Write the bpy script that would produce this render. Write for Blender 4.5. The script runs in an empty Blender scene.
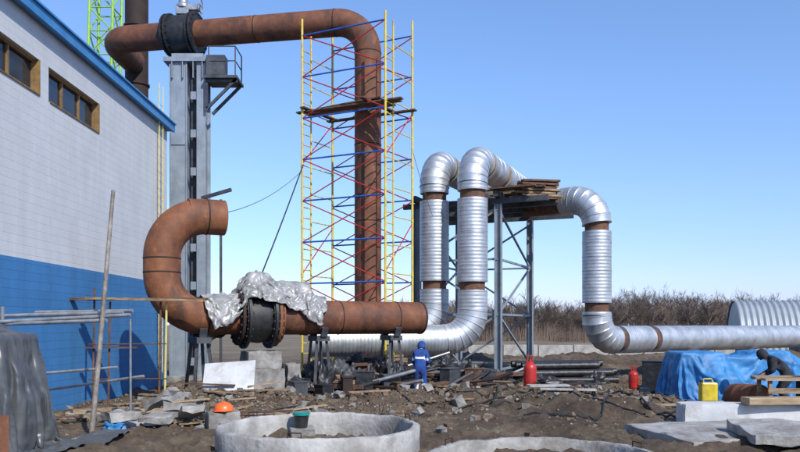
import bpy, math, random
from mathutils import Vector, noise, Matrix
random.seed(7)
R=math.radians
scene=bpy.context.scene
COL=scene.collection
# ------------------------------------------------------------------ materials
def mk(name, cols, scale=3, rough=0.8, metal=0.0, bump=0.3, bscale=20, bdist=0.02, detail=6, stretch=None, uvwave=None, rough2=None, pos=(0.35,0.65), over=None, over2=None):
    m=bpy.data.materials.new(name); m.use_nodes=True
    nt=m.node_tree; N=nt.nodes; L=nt.links
    b=N["Principled BSDF"]
    tc=N.new("ShaderNodeTexCoord")
    mp=N.new("ShaderNodeMapping"); L.new(tc.outputs["Object"],mp.inputs[0])
    if stretch: mp.inputs["Scale"].default_value=stretch
    n=N.new("ShaderNodeTexNoise"); n.inputs["Scale"].default_value=scale; n.inputs["Detail"].default_value=detail; n.inputs["Roughness"].default_value=0.65
    L.new(mp.outputs[0],n.inputs["Vector"])
    r=N.new("ShaderNodeValToRGB"); L.new(n.outputs[0],r.inputs[0])
    els=r.color_ramp.elements
    els[0].position=pos[0]; els[1].position=pos[1]
    els[0].color=(*cols[0],1); els[1].color=(*cols[-1],1)
    for i,c in enumerate(cols[1:-1]):
        e=els.new(pos[0]+(pos[1]-pos[0])*(i+1)/(len(cols)-1)); e.color=(*c,1)
    colout=r.outputs[0]
    for k,ov in enumerate((over,over2)):
        if not ov: continue
        mp2=N.new("ShaderNodeMapping"); L.new(tc.outputs["Object"],mp2.inputs[0]); mp2.inputs["Scale"].default_value=ov[4]; mp2.inputs["Location"].default_value=(3+5*k,7-2*k,1)
        no=N.new("ShaderNodeTexNoise"); no.inputs["Scale"].default_value=ov[0]; no.inputs["Detail"].default_value=8; no.inputs["Roughness"].default_value=0.7
        L.new(mp2.outputs[0],no.inputs["Vector"])
        mr=N.new("ShaderNodeMapRange"); mr.inputs["From Min"].default_value=ov[2]; mr.inputs["From Max"].default_value=ov[3]; mr.inputs["To Max"].default_value=0.8
        L.new(no.outputs[0],mr.inputs[0])
        mx=N.new("ShaderNodeMixRGB"); L.new(mr.outputs[0],mx.inputs[0]); L.new(colout,mx.inputs[1]); mx.inputs[2].default_value=(*ov[1],1)
        colout=mx.outputs[0]
    L.new(colout,b.inputs["Base Color"])
    b.inputs["Roughness"].default_value=rough; b.inputs["Metallic"].default_value=metal
    if rough2 is not None:
        mr=N.new("ShaderNodeMapRange"); mr.inputs["From Min"].default_value=0.3; mr.inputs["From Max"].default_value=0.7
        mr.inputs["To Min"].default_value=rough; mr.inputs["To Max"].default_value=rough2
        L.new(n.outputs[0],mr.inputs[0]); L.new(mr.outputs[0],b.inputs["Roughness"])
    n2=N.new("ShaderNodeTexNoise"); n2.inputs["Scale"].default_value=bscale; n2.inputs["Detail"].default_value=4
    L.new(mp.outputs[0],n2.inputs["Vector"])
    bp=N.new("ShaderNodeBump"); bp.inputs["Strength"].default_value=bump; bp.inputs["Distance"].default_value=bdist
    L.new(n2.outputs[0],bp.inputs["Height"])
    last=bp
    if uvwave:
        w=N.new("ShaderNodeTexWave"); w.bands_direction='Y'; w.inputs["Scale"].default_value=uvwave[0]
        L.new(tc.outputs["UV"],w.inputs["Vector"])
        bp2=N.new("ShaderNodeBump"); bp2.inputs["Strength"].default_value=uvwave[1]; bp2.inputs["Distance"].default_value=0.02
        L.new(w.outputs["Fac"],bp2.inputs["Height"]); L.new(bp.outputs[0],bp2.inputs["Normal"]); last=bp2
    L.new(last.outputs[0],b.inputs["Normal"])
    return m
rust=mk("rust",[(0.065,0.025,0.014),(0.145,0.052,0.024),(0.23,0.09,0.038)],1.8,0.72,0,0.4,25,0.009,10,pos=(0.28,0.72),over=(1.2,(0.045,0.024,0.018),0.5,0.63,(1,1,.3)),over2=(2.8,(0.3,0.13,0.05),0.58,0.74,(1,1,.5)))
rust_o=mk("orange_rust",[(0.085,0.032,0.016),(0.19,0.068,0.028),(0.3,0.118,0.046)],1.8,0.7,0,0.4,25,0.009,10,pos=(0.28,0.72),over=(1.2,(0.05,0.026,0.019),0.5,0.64,(1,1,.4)),over2=(2.8,(0.38,0.17,0.065),0.58,0.74,(1,1,.6)))
rust_dark=mk("rust_dark",[(0.014,0.009,0.008),(0.04,0.019,0.013)],1.5,0.8,0,0.5,25,0.01)
rust_ring=mk("rust_band",[(0.07,0.035,0.022),(0.17,0.08,0.045)],6,0.8)
rust_yel=mk("rusty_yellow_band",[(0.16,0.08,0.03),(0.34,0.22,0.07)],3,0.8)
galv=mk("galvanised_sheet",[(0.44,0.46,0.48),(0.53,0.55,0.57),(0.62,0.64,0.66)],1.4,0.44,0.75,0.12,4,0.02,6,rough2=0.54)
galv_rib=mk("ribbed_galvanised_sheet",[(0.40,0.42,0.44),(0.51,0.53,0.55),(0.6,0.62,0.64)],1.8,0.46,0.72,0.12,5,0.02,6,uvwave=(2.4,0.3),rough2=0.56)
black=mk("black_paint",[(0.008,0.008,0.009),(0.03,0.03,0.032)],5,0.55,0,0.2)
blackplastic=mk("black_plastic",[(0.012,0.012,0.014),(0.03,0.03,0.032)],3,0.45,0,0.5,6,0.05)
steel=mk("grey_painted_steel",[(0.19,0.225,0.265),(0.27,0.31,0.35)],2,0.6,0.1,0.1,over=(1.5,(0.13,0.13,0.135),.52,.75,(1,1,.3)))
steeldark=mk("dark_steel",[(0.03,0.033,0.04),(0.08,0.085,0.09)],3,0.6,0.2,0.1)
tubesteel=mk("zinc_tube",[(0.25,0.26,0.27),(0.45,0.46,0.47)],5,0.45,0.6,0.1)
yellow=mk("yellow_paint",[(0.55,0.4,0.03),(0.7,0.53,0.07)],6,0.5,0,0.1,over=(4,(.25,.2,.1),.52,.7,(1,1,1)))
yellowpale=mk("pale_yellow_paint",[(0.5,0.42,0.12),(0.68,0.58,0.2)],6,0.5,0,0.1)
bluep=mk("blue_paint",[(0.015,0.07,0.32),(0.03,0.11,0.42)],6,0.5,0,0.1)
redp=mk("red_paint",[(0.35,0.015,0.012),(0.5,0.03,0.02)],4,0.4,0,0.1,over=(4,(.16,.03,.02),.55,.75,(1,1,1)))
greenp=mk("green_paint",[(0.2,0.4,0.04),(0.28,0.5,0.07)],4,0.5,0,0.1)
concrete=mk("concrete",[(0.14,0.13,0.12),(0.24,0.23,0.215),(0.34,0.33,0.31)],3,0.9,0,0.5,18,0.02,9,over=(2,(.11,.09,.075),.5,.75,(1,1,1)))
concrete_m=mk("dirty_concrete",[(0.19,0.18,0.17),(0.32,0.31,0.29),(0.4,0.39,0.37)],3,0.9,0,0.6,14,0.03,10,over=(1.8,(.17,.145,.12),.46,.66,(1,1,1)))
concrete_l=mk("pale_concrete",[(0.26,0.25,0.235),(0.39,0.38,0.36),(0.47,0.46,0.44)],2.5,0.9,0,0.6,18,0.02,10,over=(1.6,(.18,.16,.14),.46,.7,(1,1,.5)))
whiteb=mk("white_board",[(0.45,0.46,0.47),(0.6,0.6,0.6)],2,0.8,0,0.2,over=(3,(.3,.28,.25),.52,.72,(1,1,1)))
wood=mk("weathered_wood",[(0.12,0.075,0.045),(0.25,0.17,0.1),(0.36,0.27,0.17)],3,0.85,0,0.4,10,0.01,8,stretch=(1,6,6))
wood_l=mk("fresh_wood",[(0.25,0.17,0.1),(0.42,0.32,0.2)],3,0.8,0,0.4,10,0.01,8,stretch=(1,6,6))
wood_d=mk("dark_wood",[(0.05,0.028,0.018),(0.17,0.09,0.055)],3,0.85,0,0.4,10,0.01,8,stretch=(1,6,6))
foil=mk("crumpled_grey_wrap",[(0.16,0.16,0.157),(0.27,0.27,0.262),(0.4,0.395,0.385)],3,0.32,0.05,0.7,8,0.04)
greytarp=mk("grey_tarpaulin",[(0.05,0.053,0.057),(0.07,0.075,0.079),(0.1,0.102,0.105)],1.5,0.36,0.0,0.2,5,0.02)
bluetarp=mk("blue_tarpaulin",[(0.025,0.14,0.33),(0.035,0.19,0.43),(0.05,0.24,0.5)],2,0.55,0,0.35,9,0.02)
orange=mk("orange_plastic",[(0.65,0.1,0.02),(0.8,0.16,0.03)],3,0.35,0,0.05)
teal=mk("teal_plastic",[(0.0,0.2,0.18),(0.01,0.3,0.25)],3,0.4,0,0.05)
yellowpl=mk("yellow_plastic",[(0.6,0.45,0.01),(0.75,0.57,0.03)],3,0.35,0,0.05,over=(3,(.3,.24,.08),.52,.7,(1,1,1)))
blackcable=mk("black_rubber",[(0.01,0.01,0.01),(0.03,0.03,0.03)],3,0.6,0,0.05)
bark=mk("bare_bark",[(0.1,0.073,0.055),(0.17,0.125,0.095)],1,0.9,0,0.1)
barkfar=mk("distant_bark_hazed",[(0.13,0.095,0.075),(0.2,0.15,0.118)],0.15,0.95,0,0.0)  # bark colour lightened so the haze of distance is part of the paint
skin=mk("skin",[(0.42,0.22,0.15),(0.5,0.27,0.19)],5,0.6,0,0.1)
clothblue=mk("blue_workwear",[(0.01,0.04,0.17),(0.018,0.07,0.28)],5,0.9,0,0.4,14,0.02)
clothblack=mk("black_workwear",[(0.01,0.012,0.018),(0.03,0.034,0.045)],5,0.9,0,0.4,14,0.02)
reflect=mk("reflective_strip",[(0.6,0.6,0.6),(0.75,0.75,0.75)],5,0.5,0,0.1)
winframe=mk("varnished_window_frame",[(0.14,0.085,0.035),(0.28,0.17,0.06)],4,0.6,0,0.2)
fascia=mk("blue_fascia",[(0.035,0.19,0.44),(0.06,0.25,0.52)],2,0.5,0,0.1)
roofm=mk("roof_sheet",[(0.04,0.15,0.35),(0.05,0.2,0.42)],2,0.5,0.1,0.1)
shedm=mk("grey_corrugated_sheet",[(0.28,0.31,0.33),(0.38,0.41,0.43)],.6,0.5,0.3,0.1)
def glassm():
    m=bpy.data.materials.new("window_glass"); m.use_nodes=True
    b=m.node_tree.nodes["Principled BSDF"]; b.inputs["Base Color"].default_value=(0.015,0.02,0.03,1); b.inputs["Roughness"].default_value=0.08
    return m
glass=glassm()
def brickm(name,c1,c2,mortar,stain,bmp):
    m=bpy.data.materials.new(name); m.use_nodes=True
    nt=m.node_tree; N=nt.nodes; L=nt.links; b=N["Principled BSDF"]
    tc=N.new("ShaderNodeTexCoord"); sp=N.new("ShaderNodeSeparateXYZ"); cb=N.new("ShaderNodeCombineXYZ")
    L.new(tc.outputs["Object"],sp.inputs[0]); L.new(sp.outputs["Y"],cb.inputs[0]); L.new(sp.outputs["Z"],cb.inputs[1])
    br=N.new("ShaderNodeTexBrick"); br.inputs["Scale"].default_value=1.0
    br.inputs["Brick Width"].default_value=3.0; br.inputs["Row Height"].default_value=0.2
    br.inputs["Mortar Size"].default_value=0.009; br.inputs["Mortar Smooth"].default_value=0.6
    br.inputs["Color1"].default_value=(*c1,1); br.inputs["Color2"].default_value=(*c2,1); br.inputs["Mortar"].default_value=(*mortar,1)
    L.new(cb.outputs[0],br.inputs["Vector"])
    mp=N.new("ShaderNodeMapping"); mp.inputs["Scale"].default_value=(1,2.5,.7); L.new(tc.outputs["Object"],mp.inputs[0])
    n=N.new("ShaderNodeTexNoise"); n.inputs["Scale"].default_value=0.8; n.inputs["Detail"].default_value=9; n.inputs["Roughness"].default_value=0.7
    L.new(mp.outputs[0],n.inputs["Vector"])
    rp=N.new("ShaderNodeValToRGB"); rp.color_ramp.elements[0].position=0.35; rp.color_ramp.elements[1].position=0.65
    rp.color_ramp.elements[0].color=(stain,stain,stain,1); rp.color_ramp.elements[1].color=(1,1,1,1)
    L.new(n.outputs[0],rp.inputs[0])
    mx=N.new("ShaderNodeMixRGB"); mx.blend_type='MULTIPLY'; mx.inputs[0].default_value=1
    L.new(br.outputs["Color"],mx.inputs[1]); L.new(rp.outputs[0],mx.inputs[2]); L.new(mx.outputs[0],b.inputs["Base Color"])
    bp=N.new("ShaderNodeBump"); bp.invert=True; bp.inputs["Strength"].default_value=bmp; bp.inputs["Distance"].default_value=0.008
    L.new(br.outputs["Fac"],bp.inputs["Height"])
    n2=N.new("ShaderNodeTexNoise"); n2.inputs["Scale"].default_value=25; L.new(tc.outputs["Object"],n2.inputs["Vector"])
    bp2=N.new("ShaderNodeBump"); bp2.inputs["Strength"].default_value=0.35; bp2.inputs["Distance"].default_value=0.01
    L.new(n2.outputs[0],bp2.inputs["Height"]); L.new(bp.outputs[0],bp2.inputs["Normal"]); L.new(bp2.outputs[0],b.inputs["Normal"])
    b.inputs["Roughness"].default_value=0.8
    return m
brick_white=brickm("white_painted_blockwork",(0.58,0.6,0.62),(0.56,0.58,0.6),(0.49,0.51,0.535),0.88,.3)
brick_blue=brickm("blue_painted_blockwork",(0.045,0.2,0.45),(0.042,0.185,0.42),(0.033,0.15,0.35),0.8,.3)

# ------------------------------------------------------------------ mesh builder
class MB:
    def __init__(s): s.v=[]; s.f=[]; s.uv=[]; s.mi=[]; s.m=0; s.prim=[]
    def mark(s): s.prim.append((len(s.v),len(s.f)))
    def face(s,idx,uv=None):
        s.f.append(idx); s.uv.append(uv or [(0,0)]*len(idx)); s.mi.append(s.m)
    def box(s,c,size,rot=None):
        s.mark()
        c=Vector(c); hx,hy,hz=[a/2 for a in size]; b=len(s.v)
        for dx,dy,dz in ((-1,-1,-1),(1,-1,-1),(1,1,-1),(-1,1,-1),(-1,-1,1),(1,-1,1),(1,1,1),(-1,1,1)):
            p=Vector((dx*hx,dy*hy,dz*hz))
            if rot is not None: p=rot@p
            s.v.append(c+p)
        for q in ((0,3,2,1),(4,5,6,7),(0,1,5,4),(1,2,6,5),(2,3,7,6),(3,0,4,7)): s.face([b+i for i in q])
        return s
    def beam(s,p0,p1,w,h,up=(0,0,1)):
        p0=Vector(p0);p1=Vector(p1); x=(p1-p0); L=x.length; x.normalize(); up=Vector(up)
        if abs(x.dot(up))>0.98: up=Vector((0,1,0))
        y=up.cross(x).normalized(); z=x.cross(y)
        m=Matrix((x,y,z)).transposed()
        return s.box((p0+p1)/2,(L,w,h),m)
    def tube(s,path,rad,seg=24,cap=True,openend=0,openstart=0):
        s.mark()
        P=[Vector(p) for p in path]; n=len(P)
        rr=list(rad) if isinstance(rad,(list,tuple)) else [rad]*n
        T=[]
        for i in range(n):
            a=P[max(i-1,0)]; b=P[min(i+1,n-1)]; t=(b-a)
            if t.length<1e-7: t=T[-1] if T else Vector((0,0,1))
            T.append(t.normalized())
        up=Vector((0,0,1)) if abs(T[0].z)<0.9 else Vector((0,1,0))
        U=(up-T[0]*up.dot(T[0])).normalized(); rings=[]; L=0
        def ring(c,U,V,r,L):
            b=len(s.v)
            for k in range(seg):
                a=2*math.pi*k/seg; s.v.append(c+U*(r*math.cos(a))+V*(r*math.sin(a)))
            rings.append((b,L))
        for i in range(n):
            U=(U-T[i]*U.dot(T[i])).normalized(); V=T[i].cross(U)
            if i: L+=(P[i]-P[i-1]).length
            if i==0 and openstart:
                ring(P[0]+T[0]*openstart,U,V,rr[0]*0.96,L-openstart); ring(P[0],U,V,rr[0]*0.96,L)
            ring(P[i],U,V,rr[i],L)
        if openend:
            ring(P[-1],U,V,rr[-1]*0.96,L); ring(P[-1]-T[-1]*openend,U,V,rr[-1]*0.96,L-openend)
        for (a,la),(b,lb) in zip(rings,rings[1:]):
            for k in range(seg):
                k2=(k+1)%seg; u0=k/seg; u1=(k+1)/seg
                s.face([a+k,a+k2,b+k2,b+k],[(u0,la),(u1,la),(u1,lb),(u0,lb)])
        if cap:
            a=rings[0][0]; b=rings[-1][0]
            s.face([a+k for k in reversed(range(seg))]); s.face([b+k for k in range(seg)])
        return s
    def rings(s,p0,d,prof,seg=32):
        s.mark()
        p0=Vector(p0); d=Vector(d).normalized()
        up=Vector((0,0,1)) if abs(d.z)<0.9 else Vector((0,1,0))
        U=(up-d*up.dot(d)).normalized(); V=d.cross(U); bs=[]
        for t,r in prof:
            bs.append(len(s.v))
            for k in range(seg):
                a=2*math.pi*k/seg; s.v.append(p0+d*t+U*(r*math.cos(a))+V*(r*math.sin(a)))
        for i in range(len(bs)-1):
            for k in range(seg):
                k2=(k+1)%seg; s.face([bs[i]+k,bs[i]+k2,bs[i+1]+k2,bs[i+1]+k],[(k/seg,prof[i][0]),((k+1)/seg,prof[i][0]),((k+1)/seg,prof[i+1][0]),(k/seg,prof[i+1][0])])
        if prof[0][1]>1e-4: s.face([bs[0]+k for k in reversed(range(seg))])
        if prof[-1][1]>1e-4: s.face([bs[-1]+k for k in range(seg)])
        return s
    def grid(s,fn,nu,nv):
        s.mark()
        b=len(s.v)
        for i in range(nu+1):
            for j in range(nv+1): s.v.append(Vector(fn(i/nu,j/nv)))
        for i in range(nu):
            for j in range(nv):
                a=b+i*(nv+1)+j; s.face([a,a+nv+1,a+nv+2,a+1],[(i/nu,j/nv)]*4)
        return s
    def split(s):
        out=[]; pr=s.prim+[(len(s.v),len(s.f))]
        for (v0,f0),(v1,f1) in zip(pr,pr[1:]):
            m=MB(); m.v=s.v[v0:v1]; m.f=[[i-v0 for i in f] for f in s.f[f0:f1]]; m.uv=s.uv[f0:f1]; m.mi=s.mi[f0:f1]; out.append(m)
        return out
def mesh_of(mb,name,mats,base,smooth,angle=35):
    me=bpy.data.meshes.new(name)
    base=Vector(base)
    me.from_pydata([tuple(v-base) for v in mb.v],[],mb.f)
    for m in (mats if isinstance(mats,(list,tuple)) else [mats]): me.materials.append(m)
    me.polygons.foreach_set("material_index",mb.mi)
    uv=me.uv_layers.new(name="UVMap"); flat=[]
    for u in mb.uv:
        for a in u: flat+= [a[0],a[1]]
    uv.data.foreach_set("uv",flat)
    me.update()
    if smooth:
        me.shade_smooth(); me.set_sharp_from_angle(angle=R(angle))
    return me
def meta(o,label,cat,group=None):
    o["label"]=label; o["category"]=cat
    if group: o["group"]=group
def single(mb,name,label,cat,base,mats,smooth=True,group=None,angle=35,bevel=0):
    me=mesh_of(mb,name,mats,base,smooth,angle)
    o=bpy.data.objects.new(name,me); o.location=base; COL.objects.link(o)
    if bevel:
        b=o.modifiers.new("bevel",'BEVEL'); b.width=bevel; b.segments=2
    if cat: meta(o,label,cat,group)
    return o
class Thing:
    def __init__(s,name,label,cat,base,group=None):
        s.base=Vector(base); s.root=bpy.data.objects.new(name,None); s.root.empty_display_size=0.3
        s.root.location=s.base; COL.objects.link(s.root); meta(s.root,label,cat,group)
    def part(s,mb,name,mats,smooth=True,parent=None,label=None,angle=35,bevel=0,split=False):
        if split and len(mb.prim)>1:
            for m in mb.split(): o=s.part(m,name,mats,smooth,parent,label,angle,bevel)
            return o
        me=mesh_of(mb,name,mats,s.base,smooth,angle)
        o=bpy.data.objects.new(name,me); COL.objects.link(o); o.parent=parent or s.root
        if bevel:
            b=o.modifiers.new("bevel",'BEVEL'); b.width=bevel; b.segments=2
        if label: o["label"]=label
        return o
def copy_thing(root,loc,rz=0,label=None,scale=1):
    n=root.copy(); n.location=loc; n.rotation_euler=(0,0,rz); n.scale=(scale,)*3; COL.objects.link(n)
    if label: n["label"]=label
    for c in root.children:
        k=c.copy(); COL.objects.link(k); k.parent=n
        for g in c.children:
            q=g.copy(); COL.objects.link(q); q.parent=k
    return n
def fillet(pts,Rr,n=10):
    P=[Vector(p) for p in pts]; out=[P[0]]
    for i in range(1,len(P)-1):
        rr=Rr[i-1] if isinstance(Rr,(list,tuple)) else Rr
        a=(P[i-1]-P[i]).normalized(); b=(P[i+1]-P[i]).normalized()
        ang=a.angle(b); t=rr/math.tan(ang/2); c=P[i]+(a+b).normalized()*(rr/math.sin(ang/2))
        s=P[i]+a*t; e=P[i]+b*t; va=s-c; vb=e-c; th=va.angle(vb)
        for k in range(n+1):
            f=k/n; out.append(c+(va*math.sin((1-f)*th)+vb*math.sin(f*th))/math.sin(th))
    out.append(P[-1]); return out
def sstep(a,b,x):
    t=min(1,max(0,(x-a)/(b-a))); return t*t*(3-2*t)

# ------------------------------------------------------------------ ground height
def gh(x,y):
    h=0.45*sstep(17.5,12,y)*sstep(-30,-15,x)
    h+=0.55*math.exp(-((x+4.2)/2.8)**2-((y-18.3)/1.5)**2)
    h+=0.55*math.exp(-((x-4.6)/2.4)**2-((y-18.2)/2.2)**2)
    h+=0.5*math.exp(-((x-3.4)/2.1)**2-((y-14.6)/1.3)**2)
    h+=0.4*math.exp(-((x-.9)/2.2)**2-((y-19.8)/1.4)**2)
    h+=0.85*math.exp(-((x+1.3)/2.0)**2-((y-24.0)/1.0)**2)
    h+=0.45*math.exp(-((x-1.9)/1.3)**2-((y-25.0)/1.0)**2)
    if 30<y<44: h+=(0.75+.35*noise.noise(Vector((x*.25,3,0))))*math.exp(-((y-36)/2.2)**2)*sstep(-6,-2,x)*sstep(60,30,x)
    if abs(x)<24 and 4<y<50:
        f=1-sstep(40,50,y)
        h+=f*0.15*noise.noise(Vector((x*0.9,y*0.9,1)))+f*0.11*noise.noise(Vector((x*2.3,y*2.3,4)))
        h+=f*0.07*noise.noise(Vector((x*6,y*6,9)))
        c=noise.noise(Vector((x*0.5,y*0.5,17)))
        h+=f*(.04+max(0,c)*.14)*(1-abs(noise.noise(Vector((x*4.5,y*4.5,3))))*2.2)
    elif y>60: h+=0.3*noise.noise(Vector((x*0.02,y*0.02,2)))
    return h
UP=Vector((0,0,1))
S=Vector((-6.43,20,2.42)); E=Vector((0.65,23.6,2.42)); D=(E-S).normalized()
SIDE=D.cross(UP).normalized()
SIDE2=SIDE if (SIDE.y<0) else -SIDE
# ------------------------------------------------------------------ draped sheets (cloth solved over what they cover)
sims=[]
def cloth(center,ax,size,n,z0,bend,seed,ns=1.0):
    ax=Vector(ax).normalized(); ay=Vector((-ax.y,ax.x,0)); c=Vector(center); w,d=size; nx_=n; ny_=max(8,int(n*d/w))
    mb=MB().grid(lambda u,v:Vector((c.x,c.y,z0))+ax*((u-.5)*w)+ay*((v-.5)*d)+ns*Vector((.05*noise.noise(Vector((u*9,v*9,seed))),.05*noise.noise(Vector((u*9,v*9,seed+5))),.14*noise.noise(Vector((u*5,v*5,seed+2)))+.09*noise.noise(Vector((u*14,v*14,seed))))),nx_,ny_)
    me=bpy.data.meshes.new("sheet"); me.from_pydata([tuple(v) for v in mb.v],[],mb.f)
    o=bpy.data.objects.new("sheet",me); COL.objects.link(o)
    cm=o.modifiers.new("cloth",'CLOTH'); s_=cm.settings; s_.quality=6; s_.mass=.25
    s_.tension_stiffness=12; s_.compression_stiffness=12; s_.shear_stiffness=3; s_.bending_stiffness=bend; s_.air_damping=1.5
    s_.shrink_min=-.14*ns
    cm.collision_settings.distance_min=.025; cm.collision_settings.collision_quality=3; cm.collision_settings.friction=25
    cm.point_cache.frame_start=1; cm.point_cache.frame_end=70
    sims.append(o); return o
obst=[]
def obstacle(mb):
    me=bpy.data.meshes.new("ob"); me.from_pydata([tuple(v) for v in mb.v],[],mb.f); o=bpy.data.objects.new("ob",me); COL.objects.link(o)
    o.modifiers.new("col",'COLLISION'); o.collision.thickness_outer=.02; o.collision.cloth_friction=30; obst.append(o)
obstacle(MB().tube([S+D*.9,S+D*5.6],.55,24))
obstacle(MB().tube([S+D*2.2,S+D*3.1],.9,24))
obstacle(MB().tube([S+D*2.65+UP*.6,S+D*2.65+UP*1.2],.25,12))
obstacle(MB().tube([S+D*3.75+UP*.72-D*.35,S+D*3.75+UP*.74+D*.35],.24,14))
cc_=S+D*2.85-SIDE2*.1
cloth(cc_,D,(3.3,1.75),100,S.z+1.4,.002,3,2.2)
obstacle(MB().grid(lambda u,v:(6+7*u,17+6*v,gh(6+7*u,17+6*v)),20,20))
for c,s_ in (((7.95,20.0,.72),(1.0,1.1,1.4)),((8.85,20.3,.62),(1.1,1.2,1.15)),((9.9,20.2,.72),(.8,1.0,1.45)),((10.8,20.4,.6),(.7,1.0,1.1)),((8.4,19.4,.4),(.7,.5,.8))): obstacle(MB().box(c,s_,Matrix.Rotation(.2*c[0],3,'Z')))
cloth((9.25,20.1,0),(1,.05,0),(5.2,3.8),110,1.9,.01,8,1.4)
obstacle(MB().grid(lambda u,v:(-8+5*u,7+5*v,gh(-8+5*u,7+5*v)),12,12))
for c,s_ in (((-5.75,9.5,1.15),(1.6,1.1,1.75)),((-4.95,9.6,.7),(.35,.8,1.1)),((-5.7,9.3,2.0),(.9,.7,.35))): obstacle(MB().box(c,s_,Matrix.Rotation(.1,3,'Z')))
cloth((-5.45,9.45,0),(1,.08,0),(4.0,3.9),110,2.4,.004,5,1.3)
for f in range(1,54): scene.frame_set(f)
dg=bpy.context.evaluated_depsgraph_get(); sheets=[]
for o in sims:
    m=bpy.data.meshes.new_from_object(o.evaluated_get(dg)); sheets.append([v.co.copy() for v in m.vertices]); 
polys=[[list(p.vertices) for p in o.data.polygons] for o in sims]
for o in sims+obst: bpy.data.objects.remove(o)
scene.frame_set(1)
def sheet(i,name,label,cat,base,mat,cr,st=(3.5,3.5,3.5)):
    me=bpy.data.meshes.new(name); base=Vector(base)
    vs=[v-base for v in sheets[i]]
    me.from_pydata([tuple(v) for v in vs],[],polys[i]); me.update()
    N=[v.normal.copy() for v in me.vertices]
    for v,n in zip(me.vertices,N): 
        p=v.co+base; q=Vector((p.x*st[0],p.y*st[1],p.z*st[2]))
        v.co=v.co+n*cr*((1-abs(noise.noise(q))*2.5)+.6*(1-abs(noise.noise(q*2.3+Vector((3,1,2))))*2.5))
    me.materials.append(mat); me.shade_smooth()
    o=bpy.data.objects.new(name,me); o.location=base; COL.objects.link(o); meta(o,label,cat)
    sb=o.modifiers.new("sub",'SUBSURF'); sb.levels=1; sb.render_levels=1
    sd=o.modifiers.new("thick",'SOLIDIFY'); sd.thickness=.008
    return o
sheet(0,"protective_wrap","crumpled dull grey plastic wrap bundled over the valve","tarpaulin",S+D*3.2+UP*.6,foil,.045,(4,4,4))
sheet(1,"blue_tarpaulin","bright blue tarpaulin draped over a heap of materials","tarpaulin",(9,20.2,0),bluetarp,.022)
sheet(2,"grey_tarpaulin","dark grey creased tarpaulin draped over tall stacked materials","tarpaulin",(-5.2,9.3,.4),greytarp,.022,(9,9,.9))
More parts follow.
